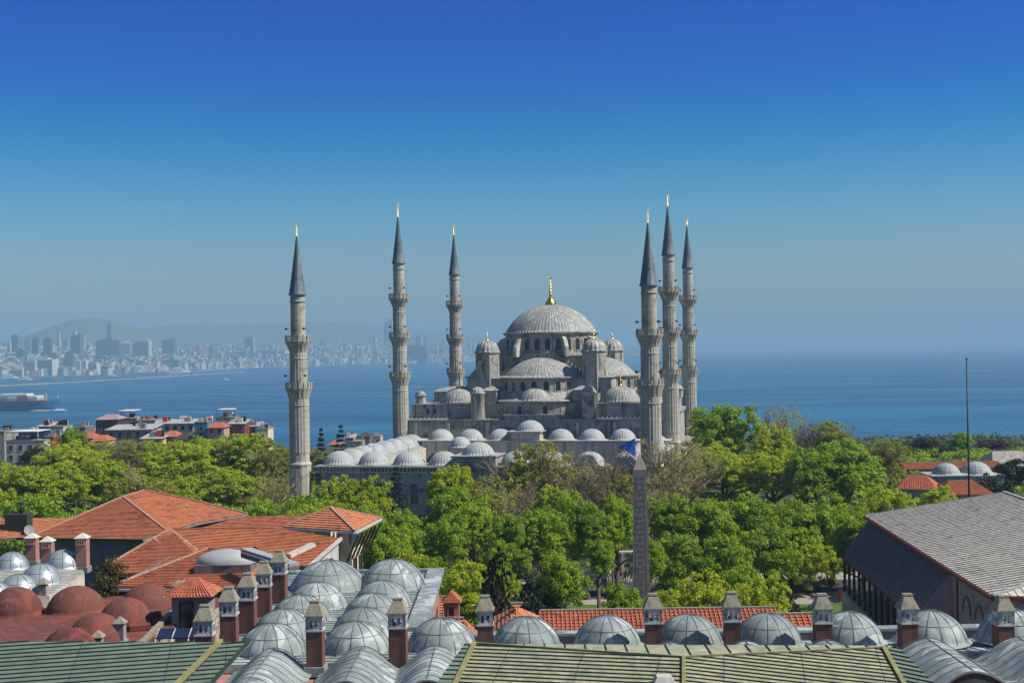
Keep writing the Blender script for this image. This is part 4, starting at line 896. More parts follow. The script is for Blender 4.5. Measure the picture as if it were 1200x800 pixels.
pw = [RP(t1, -2.9, 0), RP(t1, .6, 0), RP(t0, .6, 0), RP(t0, -2.9, 0)]; local_build(MB('rubble').prism([(p.x, p.y) for p in pw], -4, 1.25), 'porch_base', rb, OR)
m = MB('wood_dark')
for i in range(26):
    s = t1+1+(t0-t1-1.5)*i/25; m.bar(RP(s, -2.75, 1.25), RP(s, -2.75, 2.2), .06, .06, (1, 0, 0))
m.bar(RP(t1+1, -2.75, 2.2), RP(t0, -2.75, 2.2), .1, .1); local_build(m, 'porch_railing', rb, OR)

# ------------------------------------------------------------------ trees
rng = np.random.default_rng(7)
def leaf_mesh(name, centers, radii, per, size, mat, out=.55, flat=0.0, seed=0, skin=.35):
    r = np.random.default_rng(seed); n = len(centers)*per
    c = np.repeat(np.array(centers), per, 0); rad = np.repeat(np.array(radii), per)[:, None]
    d = r.normal(size=(n, 3)); d /= np.linalg.norm(d, axis=1)[:, None]; d[:, 2] = np.where(d[:, 2] < -.35, -d[:, 2]*.6, d[:, 2])
    p = c+d*rad*(1-skin*r.random((n, 1))**1.5)*np.array([1, 1, 1-flat])
    nrm = d*out+r.normal(size=(n, 3))*.5; nrm[:, 2] += .15; nrm /= np.linalg.norm(nrm, axis=1)[:, None]
    t = np.cross(nrm, r.normal(size=(n, 3))); t /= np.linalg.norm(t, axis=1)[:, None]; b = np.cross(nrm, t)
    s = size*(.6+.8*r.random((n, 1)))
    q = np.stack([p-t*s*.5, p-b*s*.32+t*s*.05, p+t*s*.55, p+b*s*.32+t*s*.05], 1).reshape(-1, 3)
    tint = np.clip(np.repeat(r.random(len(centers)), per)*.6+r.random(n)*.4, 0, 1)
    me = bpy.data.meshes.new(name); me.vertices.add(n*4); me.vertices.foreach_set('co', q.astype('f').ravel())
    me.loops.add(n*4); me.loops.foreach_set('vertex_index', np.arange(n*4, dtype='i')); me.polygons.add(n)
    me.polygons.foreach_set('loop_start', np.arange(0, n*4, 4, dtype='i')); me.polygons.foreach_set('loop_total', np.full(n, 4, 'i'))
    at = me.attributes.new('tint', 'FLOAT', 'FACE'); at.data.foreach_set('value', tint.astype('f')); me.materials.append(MATS[mat]); me.update(); return me
def blob_centers(seed, n, rmin, rmax, zlo=-.75, core=.55, lumps=7):
    r = np.random.default_rng(seed); big = []
    for k in range(lumps):
        a = r.random()*2*pi; el = r.uniform(-.5, 1.2); q = r.uniform(.30, .62)
        big.append((q*cos(a)*cos(el), q*sin(a)*cos(el), q*sin(el)*.9, r.uniform(.33, .50)))
    big.append((0, 0, .2, .62)); out = []; rad = []
    while len(out) < n:
        bx, by, bz, br = big[r.integers(len(big))]
        d = r.normal(size=3); d /= np.linalg.norm(d); rr = br*(core+(1-core)*r.random()**.5)
        p = np.array([bx, by, bz])+d*rr
        if p[2] < zlo or np.linalg.norm(p) > 1.02: continue
        if p[2] < -.2 and r.random() < .4: continue
        out.append(p); rad.append(r.uniform(rmin, rmax))
    return out, rad
def limbs(seed, n=9, twigs=0, th=.055, reach=.75, mat='bark', z_in=.0):
    """unit tree: base z=-1.. trunk to crown centre 0; crown radius 1. z in crown units, base handled by a separate long trunk piece"""
    r = random.Random(seed); m = MB(mat)
    m.tube((0, 0, -3.0), (0, 0, -.9), th*1.25, th, 8); m.tube((0, 0, -.9), (.02, 0, .2), th, th*.5, 7)
    def br(p, d, L, rad, lv):
        d = Vector(d).normalized(); q = p+d*L; mid = p+d*L*.5+Vector((r.uniform(-.04, .04), r.uniform(-.04, .04), .02))
        m.tube(p, mid, rad, rad*.75, 5 if lv < 2 else 3, 0, False); m.tube(mid, q, rad*.75, rad*.5, 5 if lv < 2 else 3, 0, False)
        if lv < twigs:
            for k in range(4 if lv else 5):
                f = r.uniform(.35, 1.0); e = Vector((r.gauss(0, .7), r.gauss(0, .7), r.uniform(-.1, 1.0))); br(p+d*L*f, d*.9+e*.75, L*r.uniform(.45, .65), rad*.5, lv+1)
    for k in range(n):
        a = 2*pi*k/n+r.uniform(-.3, .3); el = r.uniform(.35, 1.25); z0 = r.uniform(-.95, -.1)
        br(Vector((0, 0, z0)), (cos(a)*cos(el), sin(a)*cos(el), sin(el)), reach*r.uniform(.7, 1.05), th*.55, 0)
    return m.mesh('limbs')
KIN = {}
for s in range(4):
    c, r = blob_centers(10+s, 210, .08, .18, lumps=10, core=.45); KIN['dense', s] = (leaf_mesh('crown', c, r, 105, .052, 'leaf_dense', 1.0, 0, s), limbs(s))
for s in range(4):
    c, r = blob_centers(30+s, 330, .07, .13, lumps=9); KIN['yellow', s] = (leaf_mesh('crown', c, r, 62, .052, 'leaf_yellow', .6, 0, s+9, .8), limbs(s+5, 11, 2, .045))
for s in range(3):
    c, r = blob_centers(50+s, 260, .06, .12, lumps=8, core=.35); KIN['olive', s] = (leaf_mesh('crown', c, r, 42, .052, 'leaf_olive', .2, 0, s+19, .9), limbs(s+15, 12, 3, .045, .8, 'twig'))
for s in range(3):
    c, r = blob_centers(60+s, 200, .06, .11, lumps=8, core=.3); KIN['bare', s] = (leaf_mesh('crown', c, r, 15, .040, 'leaf_bud', .1, 0, s+29, 1.0), limbs(s+25, 13, 3, .055, .85, 'twig'))
for s in range(2):      # layered conifer, unit height -1..1, radius 1
    r0 = np.random.default_rng(70+s); c = []; rr = []
    for k in range(240):
        h = r0.random()**1.25; lay = round(h*11)/11; R = (1-lay)*.95+.06; a = r0.random()*2*pi; q = R*(.35+.65*r0.random()**.5)
        c.append((q*cos(a), q*sin(a), -1+2*lay+r0.normal()*.02-q*.10)); rr.append(.12)
    KIN['conifer', s] = (leaf_mesh('crown', c, rr, 40, .075, 'leaf_dark', .2, .55, s+39, 1.0), limbs(s+35, 5, 0, .05, .3))
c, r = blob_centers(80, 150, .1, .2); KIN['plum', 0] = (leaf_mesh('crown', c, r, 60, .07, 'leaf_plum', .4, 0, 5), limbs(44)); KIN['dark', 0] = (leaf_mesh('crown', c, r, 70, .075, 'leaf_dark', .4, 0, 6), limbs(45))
c, r = blob_centers(81, 200, .09, .18, lumps=10); KIN['bay', 0] = (leaf_mesh('crown', c, r, 45, .065, 'leaf_bay', .4, 0, 7), limbs(46))
c, r = blob_centers(82, 220, .05, .09); KIN['thin', 0] = (leaf_mesh('crown', c, r, 12, .11, 'leaf_dark', .2, .7, 8, 1.0), limbs(47, 14, 2, .035, .8))
tn = [0]
def tree(kind, px, ty, wpx, D, label, hs=None, name=None, base=None, group='trees between the roofs and the mosque'):
    tn[0] += 1; i = tn[0]; top = atD(px, ty, D); r = wpx/2*D/FPX*(1.0 if kind in ('conifer', 'thin', 'bay', 'plum') else 1.3); zg = float(ground_z(top.x, D)) if base is None else base
    ch = (hs or 1.12)*r; ch = min(ch, (top.z-zg)/1.14/1.62) if kind not in ('thin', 'conifer') else ch; zc = top.z-ch*1.08
    if zc-ch*.7 < zg: zc = zg+ch*.75
    va = [k for k in KIN if k[0] == kind]; cm, lm = KIN[va[i % len(va)]]
    nm = name or {'conifer': 'conifer_tree', 'thin': 'cedar_tree', 'bare': 'bare_tree', 'plum': 'plum_tree', 'bay': 'bay_tree'}.get(kind, 'broadleaf_tree')
    t = thing(nm, label, 'tree', (top.x, D, zg), 0, group)
    rz = (i*2.399) % (2*pi); co = link('crown', cm, t, (0, 0, zc-zg), rz, (r, r, ch))
    lk = link('trunk', lm, t, (0, 0, zc-zg), rz, (r, r, ch))
    lo = zc-zg-3.0*ch     # trunk piece reaches 3 crown heights down; extend or it ends underground
    if lo > 0: MB('bark').tube((0, 0, -.3), (0, 0, lo+.4), r*.06, r*.055, 7).build('lower_trunk', t)
    return t
T = [
 # left park, far row to near row
 ('yellow', 112, 522, 50, 350, 'yellow green tree in front of the small yellow seaside house'),
 ('olive', 140, 519, 50, 345, 'olive tree hiding the lower floors below the white flat roof'),
 ('dark', 198, 517, 30, 340, 'dark tree wedged between the pink house and the green park trees'),
 ('dense', 228, 512, 40, 345, 'green tree right in front of the bright blue house'),
 ('yellow', 182, 519, 44, 340, 'pale tree below the yellow and cream striped house'),
 ('yellow', 272, 505, 50, 350, 'yellow green tree against the red and white roof house'),
 ('dark', 232, 501, 26, 370, 'dark bush like tree beside the blue house wall'),
 ('yellow', 22, 537, 74, 235, 'yellow green tree at the left edge below the long grey terrace building'),
 ('dense', 84, 503, 30, 345, 'small rounded bright green tree beside the little red roofs near the sea'),
 ('dark', 46, 516, 40, 330, 'dark spreading tree in front of the grey terrace building at left'),
 ('yellow', 92, 515, 92, 285, 'large yellow green tree below the small bright rounded tree'),
 ('yellow', 60, 540, 84, 240, 'yellow green tree above the dense bright tree, second from the left edge'),
 ('yellow', 128, 533, 84, 250, 'yellow green tree between the white flat roof and the orange peak'),
 ('olive', 160, 516, 66, 290, 'brownish olive tree directly below the white flat roof'),
 ('yellow', 203, 514, 84, 275, 'light yellow green tree below the striped yellow house'),
 ('yellow', 246, 500, 74, 300, 'tall yellow green tree below the blue kiosk by the sea'),
 ('yellow', 288, 499, 84, 295, 'broad yellow green tree below the seaside rooftop terrace'),
 ('olive', 322, 505, 60, 280, 'olive coloured tree just left of the lone left minaret'),
 ('olive', 170, 545, 80, 225, 'dull olive tree right behind the peak of the biggest orange roof'),
 ('yellow', 220, 540, 76, 235, 'yellow green tree in the middle of the left park'),
 ('yellow', 268, 535, 84, 230, 'yellow green tree left of the brownish one near the lone minaret'),
 ('bare', 322, 542, 56, 215, 'brownish orange budding tree touching the foot of the left minaret'),
 ('yellow', 214, 562, 46, 205, 'small round yellow tree just behind the orange ridge'),
 ('dense', 45, 560, 100, 185, 'dense bright green tree above the left end of the orange roof'),
 ('dense', 105, 583, 74, 180, 'low dense green tree touching the left slope of the orange peak'),
 ('yellow', 0, 565, 60, 200, 'yellow tree cut by the left picture edge'),
 ('dense', 262, 582, 70, 182, 'low dense green crown, leftmost of the row above the orange ridge'),
 ('dense', 305, 573, 74, 186, 'dense green crown, second in the row above the orange ridge'),
 ('dense', 352, 562, 88, 188, 'tallest dense green crown in the row below the lone left minaret'),
 ('yellow', 392, 552, 56, 200, 'yellow green tree hiding the left corner of the courtyard wall'),
 ('yellow', 425, 545, 66, 197, 'pale yellow green tree in front of the left courtyard domes'),
 ('conifer', 376, 501, 26, 300, 'left of the two dark conifers standing by the sea gap', 2.4),
 ('conifer', 399, 497, 30, 310, 'right, layered conifer of the two standing by the sea gap', 2.0),
 ('olive', 366, 520, 40, 290, 'small olive tree at the right side of the lone minaret shaft'),
 ('conifer', 464, 546, 44, 200, 'dark cypress in front of the courtyard wall below the domes', 1.5),
 ('dense', 424, 582, 60, 176, 'dense green crown just right above the pavilion roof'),
 ('dense', 468, 584, 66, 172, 'dense green crown below the dark cypress'),
 ('dense', 448, 604, 86, 160, 'big dense green tree right of the bracketed pavilion wall'),
 ('dense', 500, 645, 50, 150, 'small dense green tree between the two yellow bushes'),
 ('yellow', 530, 530, 60, 206, 'light green tree overlapping the courtyard parapet left of the gate'),
 ('dense', 535, 553, 86, 186, 'dark dense tree with bright top in front of the courtyard gate'),
 ('olive', 566, 545, 70, 196, 'thin brownish green tree left of the tall olive one'),
 ('bare', 590, 545, 96, 192, 'wide bare brown tree in the centre of the courtyard wall'),
 ('olive', 627, 502, 92, 208, 'tall airy olive green tree covering the centre of the courtyard domes'),
 ('olive', 612, 540, 70, 204, 'lower airy tree leaning on the tall olive tree'),
 ('bare', 665, 520, 64, 204, 'bare budding tree right of the tall airy one'),
 ('bare', 708, 527, 74, 200, 'bare brown tree before the right courtyard domes, left of the obelisk'),
 ('bare', 778, 500, 84, 202, 'large bare branching tree right of the obelisk, in front of the minaret'),
 ('bare', 808, 506, 60, 212, 'bare tree at the foot of the rightmost minarets'),
 ('bare', 762, 560, 60, 186, 'low bare tree close behind the obelisk on its right'),
 ('dense', 556, 578, 66, 176, 'dense tree with a leaning trunk below the brown bare tree'),
 ('dense', 637, 585, 70, 172, 'bright dense crown, left of the wide pair by the obelisk'),
 ('dense', 672, 564, 84, 178, 'broad bright dense tree under the bare ones, middle left of the obelisk'),
 ('dense', 722, 574, 62, 174, 'bright dense tree touching the obelisk on its left'),
 ('dense', 700, 590, 56, 170, 'lower dense crown below the broad bright trees'),
 ('yellow', 458, 648, 60, 150, 'yellow green bushy tree beside the lead roof edge'),
 ('yellow', 492, 630, 72, 152, 'yellow green tree above the pink dormer turret'),
 ('yellow', 540, 645, 104, 138, 'widest bright yellow green bush above the low orange roofs'),
 ('yellow', 575, 652, 60, 140, 'yellow green bush behind the thin dark cedar'),
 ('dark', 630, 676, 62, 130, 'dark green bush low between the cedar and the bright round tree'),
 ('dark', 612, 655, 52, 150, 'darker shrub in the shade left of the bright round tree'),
 ('dense', 655, 640, 66, 132, 'bright green round tree standing alone above the long red roof'),
 ('dense', 724, 674, 62, 128, 'small bright green tree left of the foot of the obelisk'),
 ('yellow', 775, 680, 44, 130, 'small yellow green tree at the right foot of the obelisk'),
 ('thin', 583, 618, 52, 108, 'thin dark cedar with drooping branches in front of the yellow bushes', 2.8),
 ('dense', 520, 598, 60, 168, 'dense green crown between the leaning tree and the yellow bushes'),
 ('dense', 600, 592, 58, 170, 'dense green crown directly right of the leaning tree'),
 ('yellow', 655, 555, 60, 190, 'pale green tree between the bare trees and the bright dense ones'),
 ('dense', 590, 622, 54, 158, 'low green tree in the shade behind the cedar top'),
 ('dense', 757, 622, 50, 160, 'green tree directly behind the middle of the obelisk, right side'),
 ('dense', 700, 625, 44, 156, 'small green tree over the line of walkers'),
 ('yellow', 350, 580, 60, 175, 'yellow green tree just above the long orange roof ridge'),
 ('yellow', 398, 575, 50, 180, 'yellow green tree left of the pavilion, under the courtyard corner'),
 ('olive', 738, 545, 50, 198, 'olive tree in front of the courtyard wall just left of the obelisk'),
 # right part
 ('dense', 849, 461, 92, 285, 'big dense dark green tree against the sea right of the minarets'),
 ('bare', 921, 466, 60, 300, 'leafless rounded tree against the sea'),
 ('olive', 968, 482, 60, 300, 'olive tree on the skyline left of the tall light green one'),
 ('yellow', 908, 490, 62, 270, 'yellow green tree below the leafless skyline tree'),
 ('yellow', 846, 507, 84, 245, 'yellow green tree in front of the big dark green tree'),
 ('yellow', 905, 513, 84, 240, 'airy yellow green tree left of the tall light green one'),
 ('dense', 984, 501, 96, 235, 'tall full light green tree, the largest right of the mosque'),
 ('dense', 945, 520, 54, 230, 'left shoulder tree beside the largest light green tree'),
 ('olive', 1034, 503, 64, 255, 'olive brown tree right of the largest light green tree'),
 ('yellow', 1040, 552, 76, 200, 'fresh yellow green tree above the corner of the grey hall roof'),
 ('yellow', 1100, 558, 60, 205, 'yellow green shrub tree before the red roof behind the grey hall'),
 ('dense', 785, 572, 60, 176, 'dense green tree right behind the obelisk'),
 ('dense', 826, 573, 76, 176, 'dense dark green tree, first of the right row beside the obelisk'),
 ('dense', 872, 567, 84, 180, 'dense green tree, second of the right row'),
 ('dense', 925, 570, 80, 180, 'dense green tree, third of the right row'),
 ('dense', 975, 575, 84, 182, 'dense green tree, fourth of the right row'),
 ('dense', 1010, 588, 66, 178, 'dense green tree against the corner of the grey hall'),
 ('dense', 800, 612, 70, 165, 'dense green tree below the first of the right row'),
 ('dense', 850, 610, 76, 164, 'dense green tree in the middle of the lower right row'),
 ('dense', 900, 608, 70, 168, 'dense shaded tree left of the round yellow green one'),
 ('yellow', 950, 616, 62, 176, 'single round yellow green tree left of the violet porch', 1.05),
 ('yellow', 825, 653, 92, 140, 'wide yellow green tree low in front of the right row'),
 ('dense', 868, 648, 76, 142, 'dense green tree behind the two yellow green ones, low right'),
 ('yellow', 890, 668, 84, 136, 'spreading yellow green tree above the short red tiled roof'),
 ('dark', 925, 690, 50, 140, 'olive brown shrub left of the lawn'),
 ('plum', 1083, 505, 46, 345, 'left of two dark plum coloured trees by the sea', .8),
 ('dense', 1127, 501, 26, 345, 'slim green tree between the two plum coloured trees', 1.3),
 ('plum', 1165, 509, 46, 345, 'right of two dark plum coloured trees by the sea', .8),
 ('dark', 1105, 520, 40, 340, 'low dark tree between the plum tree and the mast', .8),
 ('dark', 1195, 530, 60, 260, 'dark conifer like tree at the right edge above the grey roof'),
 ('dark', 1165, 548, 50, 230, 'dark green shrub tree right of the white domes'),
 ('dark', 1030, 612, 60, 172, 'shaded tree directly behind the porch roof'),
]
T = [(k_, x_, y_-(9 if D_ >= 220 and x_ < 215 and k_ != 'dark' else 0), *r_[:0], w_, D_, *r_) for (k_, x_, y_, w_, D_, *r_) in T]
for row in T: tree(*row[:6], hs=row[6] if len(row) > 6 else None)
tree('bay', 128, 641, 66, 103, 'dark bay tree between the silvery domes and the orange hipped roof', 1.35, group='trees among the near roofs', base=6)
ug = np.random.default_rng(99); cs = []
while len(cs) < 2600:
    x, y = ug.uniform(-130, 150), ug.uniform(197, 345); dx, dy = x-X0, y-Y0; uu = dx*cos(TH)-dy*sin(TH); vv = dx*sin(TH)+dy*cos(TH)
    if -6 < uu < 71 and -4 < vv < 108: continue
    cs.append((x, y, float(ground_z(x, y))+ug.uniform(.2, 1.6)))
link('undergrowth', leaf_mesh('undergrowth', cs, [1.7]*len(cs), 26, .75, 'leaf_dense', .4, .3, 77, .8), kind='stuff', label='low green undergrowth between the park trees', cat='undergrowth')
ug = np.random.default_rng(98); cs = []
while len(cs) < 800:
    y = ug.uniform(300, 520); x = ug.uniform(.16, .46)*y
    cs.append((x, y, float(ground_z(x, y))+ug.uniform(-1.5, .3)))
link('coastal_scrub', leaf_mesh('coastal_scrub', cs, [2.8]*len(cs), 40, .9, 'leaf_scrub', .4, .3, 78, .8), kind='stuff', label='low olive scrub on the slope down to the sea at right', cat='scrub')
wd = atZ(82, 733, 10.5); wt = thing('climbing_weed', 'small bright yellow green weed growing on the ruined dark wall', 'plant', (wd.x, 83.9, 10.2))
c, r = blob_centers(90, 40, .1, .2); link('leaves', leaf_mesh('leaves', c, r, 30, .14, 'leaf_yellow', .3, 0, 3), wt, (0, 0, .2), 0, (1.7, .5, .7)); MB('twig').tube((-.9, 0, 0), (.8, 0, .4), .03).build('stem', wt)

# ------------------------------------------------------------------ obelisk
p = atD(748, 531, 142.5); ob = thing('obelisk', 'tall tapering pink granite obelisk with carved signs, right of the centre', 'obelisk', (p.x+.12, 142.5, -4), -.10)
zt = p.z+4
pe = MB('trim_stone'); pe.box(-2.2, -2.2, 0, 2.2, 2.2, .8).box(-1.6, -1.6, .8, 1.6, 1.6, 3.4).box(-1.75, -1.75, 3.4, 1.75, 1.75, 3.7); pe.build('pedestal', ob)
sh = MB('obelisk_granite'); sh.frus(0, 0, 3.75, zt-1.75, 1.03, 1.03, .70, .70).frus(0, 0, zt-1.749, zt, .70, .70, .03, .03); so_ = sh.build('shaft', ob)
r = random.Random(4); gl_ = MB('glyph_dark')
z = 4.6
while z < zt-2.4:        # carved column of abstract signs on each face
    hw = 1.03-(1.03-.70)*(z-3.75)/(zt-5.5); k = r.randrange(5)
    for fx in (0, 1):
        def gb(x0, z0, x1, z1):
            y = -hw-.004+(z0+z1)/2*0
            if fx == 0: gl_.box(x0, y-.01, z+z0, x1, y+.06, z+z1)
            else: gl_.box(-y-.06, x0, z+z0, -y+.01, x1, z+z1)
        for q in ([(-.3, 0, .3, .06), (-.3, .12, -.22, .4), (.1, .12, .3, .3)], [(-.08, 0, .08, .45), (-.25, .2, .25, .27)], [(-.3, .0, -.1, .35), (.05, .05, .3, .12), (.05, .22, .3, .29)], [(-.25, 0, .25, .07), (-.25, .3, .25, .37), (-.05, .07, .05, .3)], [(-.28, .1, -.05, .3), (.02, .0, .1, .4), (.18, .1, .3, .35)])[k]: gb(*q)
    for s in (-1, 1): gl_.box(s*hw*.62-.02, -hw-.012, z-.1, s*hw*.62+.02, -hw+.05, z+.5)
    z += .62
gl_.build('carved_signs', so_)
# blue tarpaulin on a frame over the courtyard roof
q = [atD(x, y, D) for x, y, D in ((724, 524, 216), (744, 513, 214), (745, 536, 214), (737, 530, 214))]
tq = thing('tarpaulin', 'bright blue tarpaulin stretched above the right courtyard roof behind the obelisk tip', 'tarpaulin', (q[1].x, q[1].y, 9.6))
off = Vector((-q[1].x, -q[1].y, -9.6)); m = MB('blue_cloth'); m.add([q[0], q[3], q[2], q[1]], [(0, 1, 2, 3)]).add([v+Vector((0, .05, -.03)) for v in (q[0], q[3], q[2], q[1])], [(3, 2, 1, 0)]); local_build(m, 'sheet', tq, off)
m = MB('black_metal'); m.tube((0, .1, -2), (0, .1, q[1].z-9.6), .06); m.tube((q[0].x-q[1].x, q[0].y-q[1].y+.1, -2), (q[0].x-q[1].x, q[0].y-q[1].y+.1, q[0].z-9.6), .05); m.build('pole', tq)
# tall mast at the right
p = atD(1130.5, 418, 165); ms = thing('mast', 'very tall thin black mast standing before the sea at right', 'mast', (p.x+.25, 165, -4))
MB('black_metal').tube((0, 0, 0), (0, 0, p.z+3.6), .16, .09, 10).build('pole', ms); MB('black_metal').lathe(0, 0, [(.09, p.z+3.6), (.15, p.z+3.7), (.02, p.z+3.9)], 12, 0).build('cap', ms)
# long perimeter wall between the square and the mosque
pwl = thing('perimeter_wall', 'long low grey stone wall along the square behind the trees', 'wall', (0, 192.5, -4))
MB('mosque_stone', 'trim_stone').box(-90, -.5, 0, 90, .5, 3.3).box(-90, -.65, 3.3, 90, .65, 3.55, 1).build('wall', pwl)
wl_ = MB('wall_grey').box(-38, -.56, .6, 46, -.51, 2.7); wl_.build('panel_band', pwl)
for i in range(28): MB('trim_stone').box(-42+i*3.4, -.75, 0, -41.6+i*3.4, -.52, 3.25).build('pier', pwl)

# ------------------------------------------------------------------ lamps, kiosk, people
def lamp(px, D, h, lab):
    p = atZ(px, 0, -4) if False else atD(px, 640, D); t = thing('street_lamp', lab, 'street lamp', (p.x, D, -4), 0, 'street lamps of the square')
    MB('black_metal').tube((0, 0, 0), (0, 0, h), .09, .05, 8).tube((0, 0, 0), (0, 0, .8), .16, .12, 8).build('pole', t); MB('hull_white').lathe(0, 0, [(.1, h), (.42, h+.1), (.46, h+.3), (.2, h+.5), (.02, h+.55)], 14, 0).build('lamp_head', t)
lamp(709, 176, 6.3, 'street lamp with a white head in front of the perimeter wall, left of the obelisk')
lamp(1009, 172, 6.6, 'street lamp by the porch at the right of the lawn')
lamp(589, 170, 8.2, 'street lamp in the shade behind the thin cedar')
lamp(867, 150, 5.4, 'dark slim street lamp between the low right trees')
p = atD(698, 672, 174); bs = thing('kiosk', 'small shelter with a pale blue signboard left of the obelisk', 'kiosk', (p.x, 174, -4))
MB('far_blue').box(-1.3, -.1, 3.0, 1.3, .1, 3.75).build('signboard', bs); MB('hull_white').box(-1.1, -.13, 3.3, 1.1, -.11, 3.45).build('sign_stripe', bs); MB('black_metal').tube((-1.2, 0, 0), (-1.2, 0, 3.05), .07).tube((1.2, 0, 0), (1.2, 0, 3.05), .07).build('post', bs); MB('grey_metal').box(-1.4, .12, 2.7, 1.4, 1.5, 2.85).build('roof', bs)
def person(px, py_feet, D, lab, top, legs, pose=0, walk=.18, facing=0.0, grp=None, h=1.7):
    if D is None: p = atZ(px, py_feet, -3.96)
    else: p = atD(px, py_feet, D); p.z = -3.97
    t = thing('person', lab, 'person', (p.x, p.y, p.z), facing, grp); s = h/1.7
    m = MB('skin', top, legs, 'cloth_black')
    J = lambda x, y, z: (x*s, y*s, z*s)
    for sx in (-1, 1):
        ft = walk*sx; m.tube(J(sx*.09, ft, .07), J(sx*.09, ft*.45, .47), .055*s, .075*s, 8, 2, False); m.tube(J(sx*.09, ft*.45, .47), J(sx*.085, 0, .90), .075*s, .10*s, 8, 2, False)
        m.box((sx*.09-.045)*s, (ft-.16)*s, 0, (sx*.09+.045)*s, (ft+.09)*s, .08*s, 3)
        m.tube(J(sx*.19, 0, 1.40), J(sx*.235, -walk*sx*.35, 1.12), .052*s, .042*s, 7, 1, False); m.tube(J(sx*.235, -walk*sx*.35, 1.12), J(sx*.23, -walk*sx*.7-.05, .86), .042*s, .03*s, 7, 1 if pose else 0, False)
        m.tube(J(sx*.23, -walk*sx*.7-.05, .87), J(sx*.23, -walk*sx*.7-.07, .76), .035*s, .02*s, 6, 0)
    pr = [(.14, .86), (.165, .95), (.15, 1.08), (.175, 1.28), (.19, 1.38), (.13, 1.45), (.06, 1.48)]
    o = len(m.v); m.lathe(0, 0, [(a*s, b*s) for a, b in pr], 14, 1); m.v[o:] = [(x*1.12, y*.68, z) for x, y, z in m.v[o:]]
    m.tube(J(0, 0, 1.44), J(0, -.01, 1.54), .052*s, .048*s, 8, 0, False)
    o = len(m.v); m.lathe(0, 0, [(.01, 1.46*s), (.055*s, 1.48*s), (.08*s, 1.55*s), (.088*s, 1.61*s), (.075*s, 1.67*s), (.01, 1.70*s)], 12, 0); m.v[o:] = [(x*.85, y*1.05-.01, z) for x, y, z in m.v[o:]]
    m.build('body', t)
    hm = MB('cloth_black'); hm.lathe(0, 0, [(.092*s, 1.56*s), (.098*s, 1.63*s), (.085*s, 1.69*s), (.01, 1.725*s)], 12, 0); hm.v = [(x*.9, y*1.05+.018, z) for x, y, z in hm.v]; hm.build('hair', t)
    return t
person(984, 704, None, 'person in a red dress crossing the paving above the lawn', 'cloth_red', 'cloth_red', 1, .2, .5, h=1.75)
person(1005, 705, None, 'person in blue walking on the paving above the lawn', 'cloth_blue', 'cloth_blue', 1, .22, 1.2, h=1.7)
person(1012.5, 703, None, 'person in dark clothes standing at the porch corner by the lamp', 'cloth_black', 'cloth_tan', 1, .1, .2, h=1.75)
person(975, 687, None, 'person in a white shirt standing in the shade left of the porch', 'cloth_white', 'cloth_black', 0, .12, .2, h=1.75)
rr = random.Random(3)
for i in range(26):
    px = (688+i*2.2) if i < 24 else 0
    if i < 21: px = 690+i*2.75
    else: px = 770+(i-21)*5.5
    tp_ = ['cloth_red', 'cloth_white', 'cloth_blue', 'cloth_black', 'cloth_tan'][rr.randrange(5)]; lg = ['cloth_black', 'cloth_blue', 'cloth_tan'][rr.randrange(3)]
    person(px, 660, 186.5+rr.uniform(-1.5, 2.5), 'one of a line of walkers passing along the low wall beside the obelisk', tp_, lg, rr.randrange(2), rr.uniform(.05, .25), rr.uniform(0, 6), 'people walking along the low wall', rr.uniform(1.55, 1.85))

# ------------------------------------------------------------------ low buildings beyond the grey hall, right
def dome_house(px, D, w_, lab):
    p = atD(px, 556, D); t = thing('domed_building', lab, 'building', (p.x, D, -4)); z = p.z+4
    MB('wall_grey', 'lead_pale').box(-w_/2-1, -3.5, 0, w_/2+1, 4, z).box(-w_/2-1.2, -3.7, z, w_/2+1.2, 4.2, z+.2, 1).build('wall', t); near_dome(t, 0, 0, w_/2*.95, w_*.38, z+.2, mat='lead_pale', off=Vector((0, 0, 0)), n=16)
dome_house(1109, 250, 5.6, 'left of two small white domed buildings behind the grey hall roof'); dome_house(1144, 252, 6.4, 'right of two small white domed buildings, beside the tall mast')
def roofed(px, y_e, y_r, wpx, D, dep, tile, wall, lab, ang=0, hip=2.0):
    z_e = atD(px, y_e, D).z; Dr = D+dep/2; z_r = max(z_e+.8, atD(px, y_r, Dr).z); wd_ = wpx*D/FPX; x = atD(px, y_e, D).x
    return simple_gable(lab, x-wd_/2, x+wd_/2, D, D+dep, z_e, z_r, tile, wall, ang, hip)
roofed(1085, 572, 556, 40, 226, 9, 'tile_red', 'wall_grey', 'dark red tiled house at the left of the small white domes', -.35)
roofed(1137, 578, 563, 50, 222, 10, 'tile_red', 'wall_pink', 'red tiled house below the right white dome')
roofed(1118, 548, 541, 110, 285, 7, 'tile_red', 'wall_grey', 'long thin red roof line behind the small white domes', 0, 0)
roofed(1190, 545, 528, 50, 290, 10, 'grey_metal', 'wall_cream', 'grey roofed cream house at the right edge near the sea')

